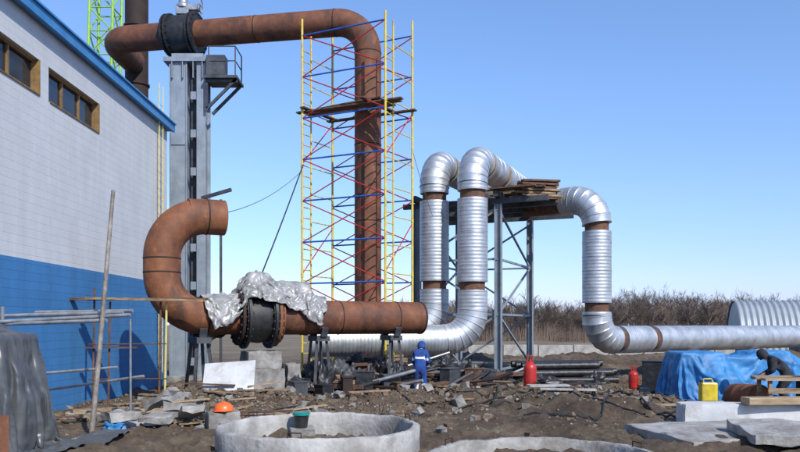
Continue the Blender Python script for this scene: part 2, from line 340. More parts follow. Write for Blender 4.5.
# ------------------------------------------------------------------ ground
def axis(lo,hi,step,far,grow=1.18):
    a=[lo]; 
    while a[-1]<hi: a.append(a[-1]+step)
    s=step; b=a[-1]; 
    while b<far[1]: s*=grow; b+=s; a.append(b)
    s=step; b=lo; pre=[]
    while b>far[0]: s*=grow; b-=s; pre.append(b)
    return pre[::-1]+a
xs=axis(-11,13,0.075,(-2500,2500),1.1); ys=axis(7,30,0.075,(-200,4000),1.08)
mb=MB()
for x in xs:
    for y in ys: mb.v.append(Vector((x,y,gh(x,y))))
ny=len(ys)
for i in range(len(xs)-1):
    for j in range(ny-1):
        a=i*ny+j; mb.face([a,a+ny,a+ny+1,a+1])
def groundm():
    m=bpy.data.materials.new("building_site_soil"); m.use_nodes=True
    nt=m.node_tree; N=nt.nodes; L=nt.links; b=N["Principled BSDF"]
    tc=N.new("ShaderNodeTexCoord")
    def nz(s,d=8,r=0.65):
        n=N.new("ShaderNodeTexNoise"); n.inputs["Scale"].default_value=s; n.inputs["Detail"].default_value=d; n.inputs["Roughness"].default_value=r
        L.new(tc.outputs["Object"],n.inputs["Vector"]); return n
    def ramp(src,ps,cs):
        r=N.new("ShaderNodeValToRGB"); L.new(src,r.inputs[0]); e=r.color_ramp.elements
        e[0].position=ps[0]; e[0].color=(*cs[0],1); e[1].position=ps[-1]; e[1].color=(*cs[-1],1)
        for p,c in zip(ps[1:-1],cs[1:-1]): q=e.new(p); q.color=(*c,1)
        return r
    a=nz(0.6); r1=ramp(a.outputs[0],(0.32,0.5,0.68),((0.07,0.047,0.03),(0.148,0.104,0.066),(0.26,0.198,0.133)))
    c=nz(5,10,0.8); r2=ramp(c.outputs[0],(0.3,0.55,0.72),((0.3,0.28,0.26),(1,1,1),(1.75,1.72,1.65)))
    mx=N.new("ShaderNodeMixRGB"); mx.blend_type='MULTIPLY'; mx.inputs[0].default_value=1
    L.new(r1.outputs[0],mx.inputs[1]); L.new(r2.outputs[0],mx.inputs[2])
    v=N.new("ShaderNodeTexVoronoi"); v.inputs["Scale"].default_value=16; L.new(tc.outputs["Object"],v.inputs["Vector"])
    rv=ramp(v.outputs["Distance"],(0.14,0.24),((1,1,1),(0,0,0)))
    n3=nz(1.3); rm=ramp(n3.outputs[0],(0.44,0.58),((0,0,0),(0.8,0.8,0.8)))
    mm=N.new("ShaderNodeMath"); mm.operation='MULTIPLY'; L.new(rv.outputs[0],mm.inputs[0]); L.new(rm.outputs[0],mm.inputs[1])
    mx2=N.new("ShaderNodeMixRGB"); L.new(mm.outputs[0],mx2.inputs[0]); L.new(mx.outputs[0],mx2.inputs[1]); mx2.inputs[2].default_value=(0.3,0.265,0.21,1)
    sp=N.new("ShaderNodeSeparateXYZ"); L.new(tc.outputs["Object"],sp.inputs[0])
    mr=N.new("ShaderNodeMapRange"); mr.inputs["From Min"].default_value=42; mr.inputs["From Max"].default_value=60; L.new(sp.outputs["Y"],mr.inputs[0])
    g=nz(0.15,6); rg=ramp(g.outputs[0],(0.35,0.65),((0.13,0.1,0.06),(0.24,0.19,0.12)))
    mx3=N.new("ShaderNodeMixRGB"); L.new(mr.outputs[0],mx3.inputs[0]); L.new(mx2.outputs[0],mx3.inputs[1]); L.new(rg.outputs[0],mx3.inputs[2])
    L.new(mx3.outputs[0],b.inputs["Base Color"]); b.inputs["Roughness"].default_value=0.95
    bp=N.new("ShaderNodeBump"); bp.inputs["Strength"].default_value=1.0; bp.inputs["Distance"].default_value=0.11; L.new(c.outputs[0],bp.inputs["Height"])
    bp2=N.new("ShaderNodeBump"); bp2.inputs["Strength"].default_value=0.8; bp2.inputs["Distance"].default_value=0.03; L.new(mm.outputs[0],bp2.inputs["Height"]); L.new(bp.outputs[0],bp2.inputs["Normal"])
    L.new(bp2.outputs[0],b.inputs["Normal"])
    return m
me=mesh_of(mb,"ground",groundm(),(0,0,0),False); me.shade_smooth()
g=bpy.data.objects.new("ground",me); COL.objects.link(g); g["kind"]="structure"

mb=MB(); rnd=random.Random(3)
def rock(mb,c,s,rnd):
    b=len(mb.v)
    q=Matrix.Rotation(rnd.random()*6.28,3,'Z')@Matrix.Rotation(rnd.random()*3,3,'X')
    for d in ((1,1,1),(1,1,-1),(1,-1,1),(1,-1,-1),(-1,1,1),(-1,1,-1),(-1,-1,1),(-1,-1,-1)):
        p=Vector((d[0]*.6*rnd.uniform(.5,1.2),d[1]*.6*rnd.uniform(.5,1.1),d[2]*.6*rnd.uniform(.4,.9)))
        mb.v.append(Vector(c)+q@p*s)
    for f in ((0,2,3,1),(4,5,7,6),(0,1,5,4),(2,6,7,3),(0,4,6,2),(1,3,7,5)): mb.face([b+i for i in f])
clus=[(rnd.uniform(-7,9),rnd.uniform(13,25),rnd.uniform(.25,.9)) for _ in range(40)]
for i in range(17000):
    if i<5500: x=rnd.gauss(-4.2,2.2); y=rnd.gauss(17.4,2.0)
    elif i<7500: x=rnd.gauss(0.5,3.0); y=rnd.gauss(21.0,2.4)
    elif i<13500:
        q=rnd.choice(clus); x=rnd.gauss(q[0],q[2]); y=rnd.gauss(q[1],q[2])
    else: x=rnd.uniform(-8,12); y=rnd.uniform(11.5,28)
    if x<-8.3 or y<11: continue
    s=rnd.uniform(.015,.05) if rnd.random()<.93 else rnd.uniform(.06,.15)
    mb.m=rnd.choice((0,0,0,0,1,2)); rock(mb,(x,y,gh(x,y)+s*.15),s,rnd)
o=single(mb,"rubble","","",(0,0,0),[mk("soil_clod",[(0.075,0.051,0.034),(0.17,0.122,0.081)],4),mk("grey_stone",[(0.16,0.15,0.135),(0.29,0.275,0.245)],4),mk("brown_stone",[(0.13,0.094,0.064),(0.25,0.194,0.138)],4)],False)
o["kind"]="stuff"; o["label"]="scattered stones and clods of soil"
mb=MB()
for i in range(650):
    x=rnd.gauss(-4.2,2.6); y=rnd.gauss(17,2.6)
    if x<-8.2 or y<11.5: continue
    z=gh(x,y); a=rnd.random()*6.28; l=rnd.uniform(.08,.3)
    mb.beam((x,y,z+.01),(x+l*math.cos(a),y+l*math.sin(a),z+rnd.uniform(.01,.1)),.007,.007)
o=single(mb,"straw_litter","","",(0,0,0),mk("dry_straw",[(0.16,0.12,0.08),(0.28,0.22,0.14)],4),False); o["kind"]="stuff"; o["label"]="dry twigs and straw on the soil"

# ------------------------------------------------------------------ building
WX=-8.5; Y0=3.0; Y1=27.0; ZT=9.3; ZB=3.7
bt=Thing("industrial_building","white and blue painted blockwork hall with high windows","building",((WX-24)/2,15,0))
holes=[(9.5,13.6,7.6,8.45),(14.0,17.45,7.6,8.45),(17.9,20.9,7.6,8.45)]
mb=MB()
ysplit=sorted({Y0,Y1}|{a for h in holes for a in h[:2]}); zsplit=[-.3,ZB,7.6,8.45,ZT]
for a,b in zip(ysplit,ysplit[1:]):
    for c,d in zip(zsplit,zsplit[1:]):
        if any(h[0]<=a and b<=h[1] and h[2]<=c and d<=h[3] for h in holes): continue
        k=len(mb.v); mb.m=1 if d<=ZB+.01 else 0
        mb.v+= [Vector((WX,a,c)),Vector((WX,b,c)),Vector((WX,b,d)),Vector((WX,a,d))]; mb.face([k,k+1,k+2,k+3])
mb.m=0
for a,b,c,d in holes:
    k=len(mb.v); DD=WX-.3
    mb.v+=[Vector((WX,a,c)),Vector((WX,b,c)),Vector((WX,b,d)),Vector((WX,a,d)),Vector((DD,a,c)),Vector((DD,b,c)),Vector((DD,b,d)),Vector((DD,a,d))]
    for q in ((0,4,5,1),(1,5,6,2),(2,6,7,3),(3,7,4,0)): mb.face([k+i for i in q])
k=len(mb.v); XW=-24
mb.v+=[Vector((WX,Y1,-.3)),Vector((XW,Y1,-.3)),Vector((XW,Y1,ZT)),Vector((WX,Y1,ZT)),Vector((WX,Y0,-.3)),Vector((XW,Y0,-.3)),Vector((XW,Y0,ZT)),Vector((WX,Y0,ZT))]
for q in ((0,1,2,3),(5,4,7,6),(1,5,6,2)): mb.face([k+i for i in q])
bt.part(mb,"wall",[brick_white,brick_blue],False)
mb=MB(); mb.box(((WX+XW)/2-.0,(Y0+Y1)/2,ZT+.1),(WX-XW+.3,Y1-Y0+.3,.2)); bt.part(mb,"roof",roofm,False)
mb=MB(); mb.box((WX+.2,(Y0+Y1)/2,ZT+.12),(.08,Y1-Y0+.34,.3)); mb.box((WX+.245,(Y0+Y1)/2,ZT+.255),(.1,Y1-Y0+.34,.05)); bt.part(mb,"fascia",fascia,False)
for a,b,c,d in holes:
    mb=MB(); x=WX-.16; w=.065
    mb.box((x,(a+b)/2,c+w/2),(.1,b-a,w)); mb.box((x,(a+b)/2,d-w/2),(.1,b-a,w))
    for yy in (a+w/2,b-w/2): mb.box((x,yy,(c+d)/2),(.1,w,d-c-2*w-.004))
    for i in range(1,3): mb.box((x,a+(b-a)*i/3,(c+d)/2),(.07,w*.9,d-c-2*w-.004))
    mb.box((WX-.05,b-.015,(c+d)/2),(.14,.03,d-c-.01)); mb.box((WX-.05,(a+b)/2,c+.015),(.16,b-a-.1,.03))
    pm=MB(); pm.box((x-.03,(a+b)/2,(c+d)/2),(.015,b-a,d-c))
    win=bt.part(pm,"window",glass,False)
    bt.part(mb,"frame",winframe,False,parent=win)
# ------------------------------------------------------------------ rusty pipes
def flange(mb,p,d,r,t=.06,bolts=16):
    p=Vector(p); d=Vector(d).normalized(); mb.rings(p-d*t/2,d,[(0,r),(t,r)],40)
    up=Vector((0,0,1)) if abs(d.z)<.9 else Vector((1,0,0)); U=(up-d*up.dot(d)).normalized(); V=d.cross(U)
    for k in range(bolts):
        a=2*math.pi*k/bolts; c=p+(U*math.cos(a)+V*math.sin(a))*(r*.9)
        mb.rings(c-d*(t/2+.05),d,[(0,.035),(t+.1,.035)],6)
    return mb
lp=Thing("curved_rusty_pipe","large rusty steel pipe bent into a C on supports","pipe",(S.x,S.y,0))
top=S+UP*2.78
path=fillet([top+D*1.68,top,S,S+D*2.15],1.16,14)
mb=MB().tube(path,.49,40,openstart=1.0); lp.part(mb,"pipe_bend",rust_o)
mb=MB()
for q,dd in ((top+D*1.18,D),(S+D*1.18,D),(S+UP*1.2,UP),(top-UP*1.2,UP)): mb.rings(q-dd*.02,dd,[(0,.49),(.008,.502),(.03,.502),(.04,.49)],40)
lp.part(mb,"weld_seam",rust_dark,split=True)
mb=MB(); flange(mb,S+D*2.06,D,.8,.08,20); lp.part(mb,"flange",rust_dark)
vt=Thing("butterfly_valve","black flanged butterfly valve on the lower rusty pipe","valve",S+D*2.6-UP*.8)
mb=MB().rings(S+D*2.15,D,[(0,.82),(.1,.82),(.1,.7),(.5,.74),(.75,.7),(.75,.82),(.85,.82)],40); vt.part(mb,"valve_body",black)
vt.part(flange(MB(),S+D*2.22,D,.9,.08,22),"flange",black); vt.part(flange(MB(),S+D*2.96,D,.9,.08,22),"flange",black)
mb=MB().rings(S+D*2.65+UP*.6,UP,[(0,.16),(.35,.16),(.35,.22),(.55,.22)],20); vt.part(mb,"valve_stem",black)
single(MB().rings(S+D*3.4+UP*.72,D,[(0,.05),(0,.2),(.7,.2),(.7,.05)],20),"insulation_roll","short roll of insulation lying on top of the pipe","insulation",S+D*3.75+UP*.5,foil)
sp=Thing("straight_rusty_pipe","straight rusty pipe section with bolted flange","pipe",(S+D*5.5).xy.to_3d())
mb=MB().tube([S+D*3.05,S+D*4.4,E-D*1,E],.505,40,openend=1.5,openstart=.2); sp.part(mb,"pipe_barrel",rust)
mb=MB(); flange(mb,S+D*3.1,D,.84,.09,22); mb.rings(S+D*3.2,D,[(0,.74),(.05,.74),(.12,.51)],40); sp.part(mb,"flange",rust_o)
mb=MB()
for s in (5.1,7.0): mb.rings(S+D*s,D,[(0,.505),(.006,.517),(.03,.517),(.036,.505)],40)
mb.rings(E-D*.06,D,[(0,.505),(.0,.52),(.06,.52),(.061,.50)],40)
sp.part(mb,"weld_seam",rust_dark,split=True)
A0=Vector((-11.35,29.1,13.4)); B0=Vector((-1.18,27.2,13.4)); DU=(B0-A0).normalized()
up_=Thing("overhead_rusty_pipe","tall rusty pipe crossing overhead then dropping through scaffold","pipe",(-1.18,27.2,0))
Vc=A0+DU*3.05
mb=MB().tube(fillet([A0+Vector((0,2.3,0)),A0,Vc-DU*.6],1.0,12),.5,36); up_.part(mb,"pipe_bend",rust)
BZ=1.9
mb=MB().tube(fillet([Vc+DU*.6,B0,Vector((B0.x,B0.y,BZ)),Vector((-.3,27.45,BZ))],[1.2,.6],14),.49,40); up_.part(mb,"pipe_run",rust)
mb=MB()
for q,dd in ((B0-DU*1.22,DU),(B0-UP*1.22,UP),(B0-DU*4.3,DU),(B0-UP*4.6,UP),(B0-UP*7.4,UP)): mb.rings(q-dd*.02,dd,[(0,.49),(.008,.502),(.03,.502),(.04,.49)],40)
up_.part(mb,"weld_seam",rust_dark,split=True)
ms=Thing("vertical_stack_pipe","dark rusty vertical pipe rising behind the hall roof","pipe",(-11.35,31.9,0))
mb=MB().tube([(-11.35,31.9,-.2),(-11.35,31.9,18)],.48,32); ms.part(mb,"pipe_barrel",rust_dark)
mb=MB()
for z in (6,10.5,12.5,15): mb.rings((-11.35,31.9,z),UP,[(0,.48),(0,.54),(.08,.54),(.08,.48)],32)
ms.part(mb,"pipe_collar",rust_dark,split=True)
uv=Thing("gate_valve","large black bolted valve with grey gearbox on the column","valve",Vc-UP*.9)
mb=MB().rings(Vc-DU*.62,DU,[(0,.6),(.12,.6),(.12,.68),(.35,.72),(.85,.72),(1.1,.66),(1.1,.6),(1.24,.6)],40); uv.part(mb,"valve_body",black)
for s in (-.58,-.44,.44,.58): uv.part(flange(MB(),Vc+DU*s,DU,.8,.07,18),"flange",black)
mb=MB().box(Vc+UP*.88,(.5,.4,.3)); mb.rings(Vc+UP*1.0,UP,[(0,.26),(.12,.26),(.2,.18),(.5,.16)],20); mb.box(Vc+UP*1.0+DU*.4,(.5,.26,.24))
uv.part(mb,"gearbox",tubesteel,bevel=.02)
mb=MB(); hw=Vc+UP*1.05+DU*.72; ring=[hw+Vector((0,.28*math.cos(a),.28*math.sin(a))) for a in [i*math.pi/10 for i in range(21)]]
mb.tube(ring,.02,8,cap=False); mb.beam(hw-Vector((0,.28,0)),hw+Vector((0,.28,0)),.02,.02); mb.beam(hw-UP*.28,hw+UP*.28,.02,.02,up=(0,1,0)); mb.beam(hw-DU*.12,hw+DU*.02,.04,.04)
uv.part(mb,"handwheel",steel)
# column
cx0,cx1,cy=-8.42,-7.56,28.5; CT=12.2; XM=(cx0+cx1)/2-.1
ct=Thing("steel_column","tall blue-grey steel column with deep flanges carrying the valve","column",((cx0+cx1)/2,cy,0))
for x,w in ((cx0,.66),(cx1,.34)):
    mb=MB()
    for dy in (-.36,.36): mb.box((x,cy+dy,CT/2),(w,.035,CT))
    mb.box((x+(.04 if w<.5 else 0),cy,CT/2),(.03,.68,CT))
    if w>.5:
        mb.box((x+w/2-.09,cy,CT/2),(.02,.68,CT))
        mb.box((x-w/2+.02,cy-.4,CT/2),(.05,.045,CT-.2)); mb.box((x+w/2-.02,cy-.4,CT/2),(.05,.045,CT-.2))
        for z in (3.1,6.2,9.3): mb.box((x,cy-.395,z),(w-.12,.03,.5))
    ct.part(mb,"column_leg",steel,False)
mb=MB(); mb.box(((cx0+cx1)/2+.14,cy+.05,CT/2),(.42,.02,CT-.3)); ct.part(mb,"recess_shade_plate",steeldark,False)  # plate closing the gap between the legs, coloured dark as painted recess shade
mb=MB(); z=.8
while z<CT-.5:
    mb.box(((cx0+cx1)/2+.16,cy-.3,z),(.3,.03,.3)); z+=1.45
ct.part(mb,"batten_plate",steel,False,split=True)
mb=MB(); mb.box((XM,cy,CT+.08),(1.75,1.0,.16)); mb.box((XM,cy,CT+.25),(1.2,.7,.18)); 
for dx in (-.55,-.15,.25,.6): mb.box((XM+dx,cy-.44,CT-.32),(.03,.1,.62))
ct.part(mb,"cap_plate",steel,False)
mb=MB(); mb.box((XM,cy,-.0),(1.9,1.1,.5)); ct.part(mb,"footing",concrete,False)
pt=Thing("service_platform","small dark steel service platform bracketed off the column","platform",(-6.8,28.4,11.4))
mb=MB()
mb.box((-6.75,28.4,11.55),(1.25,1.2,.1))
mb.beam((-7.3,28.0,10.4),(-6.2,28.0,11.5),.1,.1); mb.beam((-7.3,28.8,10.4),(-6.2,28.8,11.5),.1,.1)
mb.beam((-7.3,28.0,11.44),(-6.15,28.0,11.44),.1,.12); mb.beam((-7.32,28.0,10.3),(-7.32,28,11.4),.1,.1,up=(0,1,0))
mb.box((-6.95,28.1,12.0),(.7,.5,.75))
pt.part(mb,"deck",steeldark,False)
mb=MB()
for x,y in ((-6.2,27.85),(-6.2,28.95),(-7.2,27.85)): mb.tube([(x,y,11.6),(x,y,12.7)],.025,8)
for z in (12.15,12.7):
    mb.tube([(-7.2,27.85,z),(-6.2,27.85,z),(-6.2,28.95,z)],.025,8)
pt.part(mb,"railing",steeldark)
single(MB().beam((-7.5,28.0,7.0),(-6.3,27.6,7.25),.1,.12),"short_steel_beam","short dark blue steel beam bracketed from the column","beam",(-6.9,27.8,7.0),steeldark,False)
single(MB().tube([(-6.85,28.3,0),(-6.85,28.3,7.0)],.05,10),"thin_standpipe","thin dark vertical standpipe beside the steel column","pipe",(-6.85,28.3,0),steeldark)
lt=Thing("yellow_ladder","narrow yellow steel ladder standing beside the hall corner","ladder",(-8.35,25.9,0))
mb=MB()
for x,y in ((-8.38,25.7),(-8.38,26.1)): mb.tube([(x,y,-.1),(x+.02,y,10.6)],.02,8)
lt.part(mb,"ladder_rail",yellowpale,split=True)
mb=MB()
for i in range(33): mb.tube([(-8.38,25.7,.3+.3*i),(-8.37,26.1,.3+.3*i)],.012,6)
lt.part(mb,"rung",yellowpale,split=True)

# ------------------------------------------------------------------ scaffold
FL=Vector((-3.55,26.85,0));FR=Vector((-.5,25.4,0));BL=Vector((-2.6,28.5,0));BR=Vector((.45,27.0,0))
st=Thing("scaffold_tower","yellow, blue and red tubular scaffold tower around the riser","scaffold",(-1.6,27,0))
tops=(13.3,13.0,13.5,13.3)
def rodset(pairs,r,name,mat):
    mb=MB()
    for a,b in pairs: mb.tube([a,b],r,8)
    st.part(mb,name,mat,split=True)
posts=[FL,FR,BL,BR]
for i,p in enumerate(posts):
    mb=MB().tube([p-UP*.1,p+UP*tops[i]],.042,10)
    for z in range(2,13,2): mb.rings(p+UP*(z-.08),UP,[(0,.052),(.16,.052)],10)
    st.part(mb,"post",yellow)
for a,b in ((FL,BL),(FR,BR)):
    m1=a.lerp(b,.28)
    rodset([(m1+UP*.1,m1+UP*12.85)],.03,"inner_post",yellow)
    pr=[]
    for i in range(33):
        z=.4+.38*i
        if z<12.3: pr.append((a+UP*z,m1+UP*z))
    for z in range(1,13): pr.append((m1+UP*z,b+UP*z))
    rodset(pr,.02,"rung",yellow)
    rodset([(a+UP*(z+.05),b+UP*(z+1.9)) for z in (0,4,8)],.02,"end_brace",redp)
lift=[1.5*i+.7 for i in range(9)]
for z in lift:
    if z<12.9:
        rodset([(FL+UP*z,FR+UP*z)],.03,"ledger",bluep)
        rodset([(BL+UP*(z+.05),BR+UP*(z+.05))],.028,"ledger",bluep)
for a,b in ((FL,FR),(BL,BR)):
    for z0_,z1_ in zip(lift,lift[1:]):
        if z1_>12.9: continue
        rodset([(a+UP*z0_,b+UP*z1_)],.021,"diagonal_brace",redp)
        rodset([(b+UP*z0_,a+UP*z1_)],.021,"diagonal_brace",redp)
e=(FR-FL).normalized(); sd=(BL-FL).normalized()
for i,(off,z,a,b,jit) in enumerate(((.2,9.98,-.35,3.9,0),(.48,9.98,-.1,3.7,.02),(.76,10.0,-.25,3.3,-.02),(.3,10.04,.6,3.0,.1),(1.75,10.0,-.1,3.6,0))):
    p=FL+sd*off+UP*z
    mb=MB().beam(p+e*a,p+e*b+UP*jit,.22,.05); single(mb,"scaffold_board","rough timber board laid across the scaffold tower","board",p+e*((a+b)/2),wood_d,False,"scaffold boards")
for i,(off,a,b) in enumerate(((2.6,-.3,1.9),(.1,-.15,2.0))):
    p=FL+e*off+UP*10.06
    mb=MB().beam(p+sd*a,p+sd*b+UP*.03,.2,.05); single(mb,"scaffold_board","rough timber board laid across the scaffold tower","board",p+sd*1,wood_d,False,"scaffold boards")
def rope(name,label,pts,r,mat,sag=.1,cat="rope"):
    a,b=Vector(pts[0]),Vector(pts[1]); P=[a.lerp(b,t/16)-UP*(sag*4*(t/16)*(1-t/16)) for t in range(17)]
    return single(MB().tube(P,r,6),name,label,cat,a,mat)
rope("guy_rope","dark guy rope from the scaffold down to the pipe",(( -3.5,26.75,8.0),S+D*2.7+UP*1.1),.022,blackcable,.05)
rope("steel_cable","thin steel cable from scaffold to curved pipe",(( -3.55,26.85,7.8),S+UP*2.9+D*1.6),.01,steeldark,.25,"cable")
rope("steel_cable","thin cable from scaffold to insulated risers",((.45,27,8.6),(1.2,27.2,6.2)),.01,steeldark,.1,"cable")

# ------------------------------------------------------------------ galvanised pipes
GR=.55
def gal_straight(mb,p0,p1,r=GR,pitch=.6,mi=1):
    p0=Vector(p0);p1=Vector(p1); L=(p1-p0).length; d=(p1-p0)/L; P=[p0];Q=[r]; s=pitch
    while s<L-.1:
        for ds,dr in ((0,0),(.006,.009),(.03,.009),(.036,0)): P.append(p0+d*(s+ds)); Q.append(r+dr)
        s+=pitch*random.uniform(.9,1.1)
    P.append(p1);Q.append(r); mb.m=mi; mb.tube(P,Q,40)
def gal_elbow(mb,corner,din,dout,Rr,r=GR,n=7):
    corner=Vector(corner); din=Vector(din).normalized(); dout=Vector(dout).normalized()
    path=fillet([corner-din*(Rr+.01),corner,corner+dout*(Rr+.01)],Rr,n)[1:-1]
    mb.m=0; P=[];Q=[]
    for i,p in enumerate(path):
        t=(path[min(i+1,n)]-path[max(i-1,0)]).normalized()
        P+=[p-t*.016,p-t*.012,p+t*.012,p+t*.016]; Q+=[r,r+.018,r+.018,r]
    mb.tube(P,Q,40)
    return path[0],path[-1]
def rband(mb,p0,p1,r=.45): mb.tube([Vector(p0),Vector(p1)],r,36)
PD=Vector((.4,.915,0)).normalized()
def riser(x,y,zt,zb,leftend,lab,name):
    t=Thing(name,lab,"pipe",(x,y,0)); el=MB()
    c=Vector((x,y,zt)); s,e1=gal_elbow(el,c,UP,PD,.95)
    ld=(Vector(leftend)-Vector((x,y,zb))).normalized()
    s2,e2=gal_elbow(el,Vector((x,y,zb)),-UP,ld,1.05)
    t.part(el,"elbow_cladding",galv,angle=16,split=True)
    zc=s.z; zf=s2.z
    b=MB(); mid=[(zc-.55,zc-.25),(zc-3.85,zc-3.55)]
    st_=MB(); gal_straight(st_,(x,y,zc-.25),(x,y,zc+.02),GR-.008)
    gal_straight(st_,(x,y,zc-3.55),(x,y,zc-.55)); gal_straight(st_,(x,y,zf-.02),(x,y,zc-3.85),GR-.008)
    gal_straight(st_,e2,Vector(leftend),GR-.008,.9)
    gal_straight(st_,e1+PD*.4,e1+PD*2.1); gal_straight(st_,e1+PD*2.5,e1+PD*7)
    t.part(st_,"straight_cladding",[galv,galv_rib],angle=20,split=True)
    for a,c_ in mid: rband(b,(x,y,a-.01),(x,y,c_+.01))
    t.part(b,"bare_pipe_band",rust_ring,split=True)
    b=MB(); rband(b,e1-PD*.02,e1+PD*.42,.5); rband(b,e1+PD*2.08,e1+PD*2.52,.5)
    t.part(b,"bare_pipe_band",rust_yel,split=True)
    return t
riser(1.30,27.95,8.35,1.95,(-.45,27.55,1.95),"insulated riser clad in galvanised sheet, bare rusty joints","insulated_pipe_riser")
riser(2.62,26.75,8.25,1.68,(-3.1,25.6,1.62),"insulated riser clad in galvanised sheet with wide bottom elbow","insulated_pipe_riser")
rt=Thing("insulated_pipeline","galvanised insulated pipe dropping from platform and running off","pipe",(7.58,28.5,0))
c=Vector((7.58,28.5,7.1)); d0=Vector((7.58-5.2,28.5-30.5,0)).normalized()
el=MB(); s,e1=gal_elbow(el,c,d0,-UP,1.0,n=6)
d1=Vector((.816,.578,0)).normalized(); cb=Vector((7.58,28.5,1.62)); s2,e2=gal_elbow(el,cb,-UP,d1,.95,n=6)
rt.part(el,"elbow_cladding",galv,angle=16,split=True)
sm=MB(); gal_straight(sm,s-d0*.45,s,GR-.008)
gal_straight(sm,(c.x,c.y,e1.z-3.05),(c.x,c.y,e1.z-.3)); 
zz=e1.z-3.05-.35; gal_straight(sm,(c.x,c.y,s2.z),(c.x,c.y,zz),GR-.008)
gal_straight(sm,e2+d1*.35,e2+d1*2.1); gal_straight(sm,e2+d1*2.45,e2+d1*16,pitch=1.0); gal_straight(sm,e2+d1*16.3,e2+d1*30,pitch=1.0)
rt.part(sm,"straight_cladding",[galv,galv_rib],angle=20,split=True)
b=MB(); rband(b,s-d0*2.2,s-d0*.43); rband(b,(c.x,c.y,e1.z-.32),(c.x,c.y,e1.z+.02)); rband(b,(c.x,c.y,zz-.02),(c.x,c.y,zz+.4)); rband(b,e2-d1*.02,e2+d1*.37); rband(b,e2+d1*2.08,e2+d1*2.47); rband(b,e2+d1*15.9,e2+d1*16.4)
rt.part(b,"bare_pipe_band",rust_ring,split=True)
for k_,s_ in enumerate((5,10,15.0,21)):
    p=e2+d1*s_
    mb=MB(); mb.box((p.x,p.y,.5),(.5,1.3,1.1),Matrix.Rotation(math.atan2(d1.y,d1.x),3,'Z'))
    single(mb,"concrete_pipe_support","low concrete block carrying the insulated pipeline","support",(p.x,p.y,0),concrete,False,"pipe supports",bevel=.02)

# ------------------------------------------------------------------ support tower
PN=Vector((.915,-.4,0)).normalized(); CF=Vector((3.72,28.0,0)); TZ=6.8
sw=Thing("pipe_support_tower","grey steel braced tower with platform under the insulated pipes","tower",(4,30,0))
corn=[CF,CF+PD*5.0,CF-PN*3.3,CF-PN*3.3+PD*5.0]
rot=Matrix.Rotation(math.atan2(PN.y,PN.x),3,'Z')
for p in corn:
    mb=MB()
    mb.box(p+UP*(TZ/2),(.24,.02,TZ),rot); 
    for s_ in (-1,1): mb.box(p+UP*(TZ/2)+rot@Vector((s_*.12,0,0)),(.02,.22,TZ),rot)
    mb.box(p+UP*.1,(.5,.5,.2),rot)
    sw.part(mb,"tower_leg",steel,False)
mb=MB()
for a,b_ in ((0,1),(2,3),(0,2),(1,3)):
    a,b_=corn[a],corn[b_]
    for z in (.5,2.6,4.7): mb.beam(a+UP*z,b_+UP*z,.08,.08)
    for i,z in enumerate((.5,2.6,4.7)):
        q0,q1=(a,b_) if i%2 else (b_,a); mb.beam(q0+UP*z,q1+UP*min(z+2.1,TZ-.2),.07,.07)
sw.part(mb,"cross_brace",steel,False,split=True)
mb=MB()
for s_ in (0,1.25,2.5,3.75,5.0): mb.beam(CF+PD*s_+PN*1.9+UP*(TZ+.1),CF+PD*s_-PN*3.9+UP*(TZ+.1),.16,.2)
for s_ in (0,-3.3): mb.beam(CF+PN*s_-PD*.4+UP*(TZ+.33),CF+PN*s_+PD*5.4+UP*(TZ+.33),.18,.24)
sw.part(mb,"platform_beam",steeldark,False,split=True)
for i in range(12):
    s_=-.35+i*.42; z=TZ+.5+ (i%3)*.05
    a=CF+PD*s_-PN*(.6 if i%2 else .2)+UP*z; b_=CF+PD*s_+PN*(1.25+.45*random.random())+UP*(z+.02)
    mb=MB().beam(a,b_,.32,.06); single(mb,"platform_plank","weathered brown plank jutting from the pipe platform","board",(a+b_)/2,random.choice((wood,wood_d)),False,"platform planks")
for i in range(21):
    a=Vector((4.3+.25*random.random()+.03*(i//3),27.9+.3*(i%3),TZ+.2+.11*(i//3))); b_=a+Vector((1.4+.3*random.random(),.35,random.uniform(-.03,.03)))
    mb=MB().beam(a,b_,.26,.075); single(mb,"stacked_timber","short brown timber stacked beside the elbow","timber",(a+b_)/2,random.choice((wood,wood_d,wood)),False,"stacked timbers")

# ------------------------------------------------------------------ blocks and clutter under lower pipe
def block(c,size,yaw,name,label,cat,mat,group=None,bev=.015,pitch=0):
    mb=MB().box(c,size,Matrix.Rotation(yaw,3,'Z')@Matrix.Rotation(pitch,3,'X')); return single(mb,name,label,cat,(c[0],c[1],c[2]-size[2]/2),mat,False,group,bevel=bev)
def rough_block(c,size,yaw,name,label,cat,mat,pitch=0,amp=.02,n=10):
    import bmesh
    bm=bmesh.new(); bmesh.ops.create_cube(bm,size=1)
    bmesh.ops.subdivide_edges(bm,edges=bm.edges[:],cuts=n,use_grid_fill=True)
    Mx=Matrix.Rotation(yaw,3,'Z')@Matrix.Rotation(pitch,3,'X')
    for v in bm.verts:
        p=Vector((v.co.x*size[0],v.co.y*size[1],v.co.z*size[2])); e_n=sum(1 for k in range(3) if abs(abs(v.co[k])-.5)<.01)
        f=amp*(1+1.3*(e_n>1)); q=p+Vector(c)
        p+=Vector((noise.noise(q*3.1),noise.noise(q*3.1+Vector((5,0,0))),noise.noise(q*3.1+Vector((0,5,0)))))*f
        if e_n>1: p*=1-.012-.02*abs(noise.noise(q*7))
        v.co=Mx@p+Vector((0,0,size[2]/2))
    me=bpy.data.meshes.new(name); bm.to_mesh(me); bm.free(); me.materials.append(mat); me.shade_smooth(); me.set_sharp_from_angle(angle=R(40))
    o=bpy.data.objects.new(name,me); o.location=(c[0],c[1],c[2]-size[2]/2); COL.objects.link(o); meta(o,label,cat); return o
ya=math.atan2(D.y,D.x)
p=S+D*2.6; 
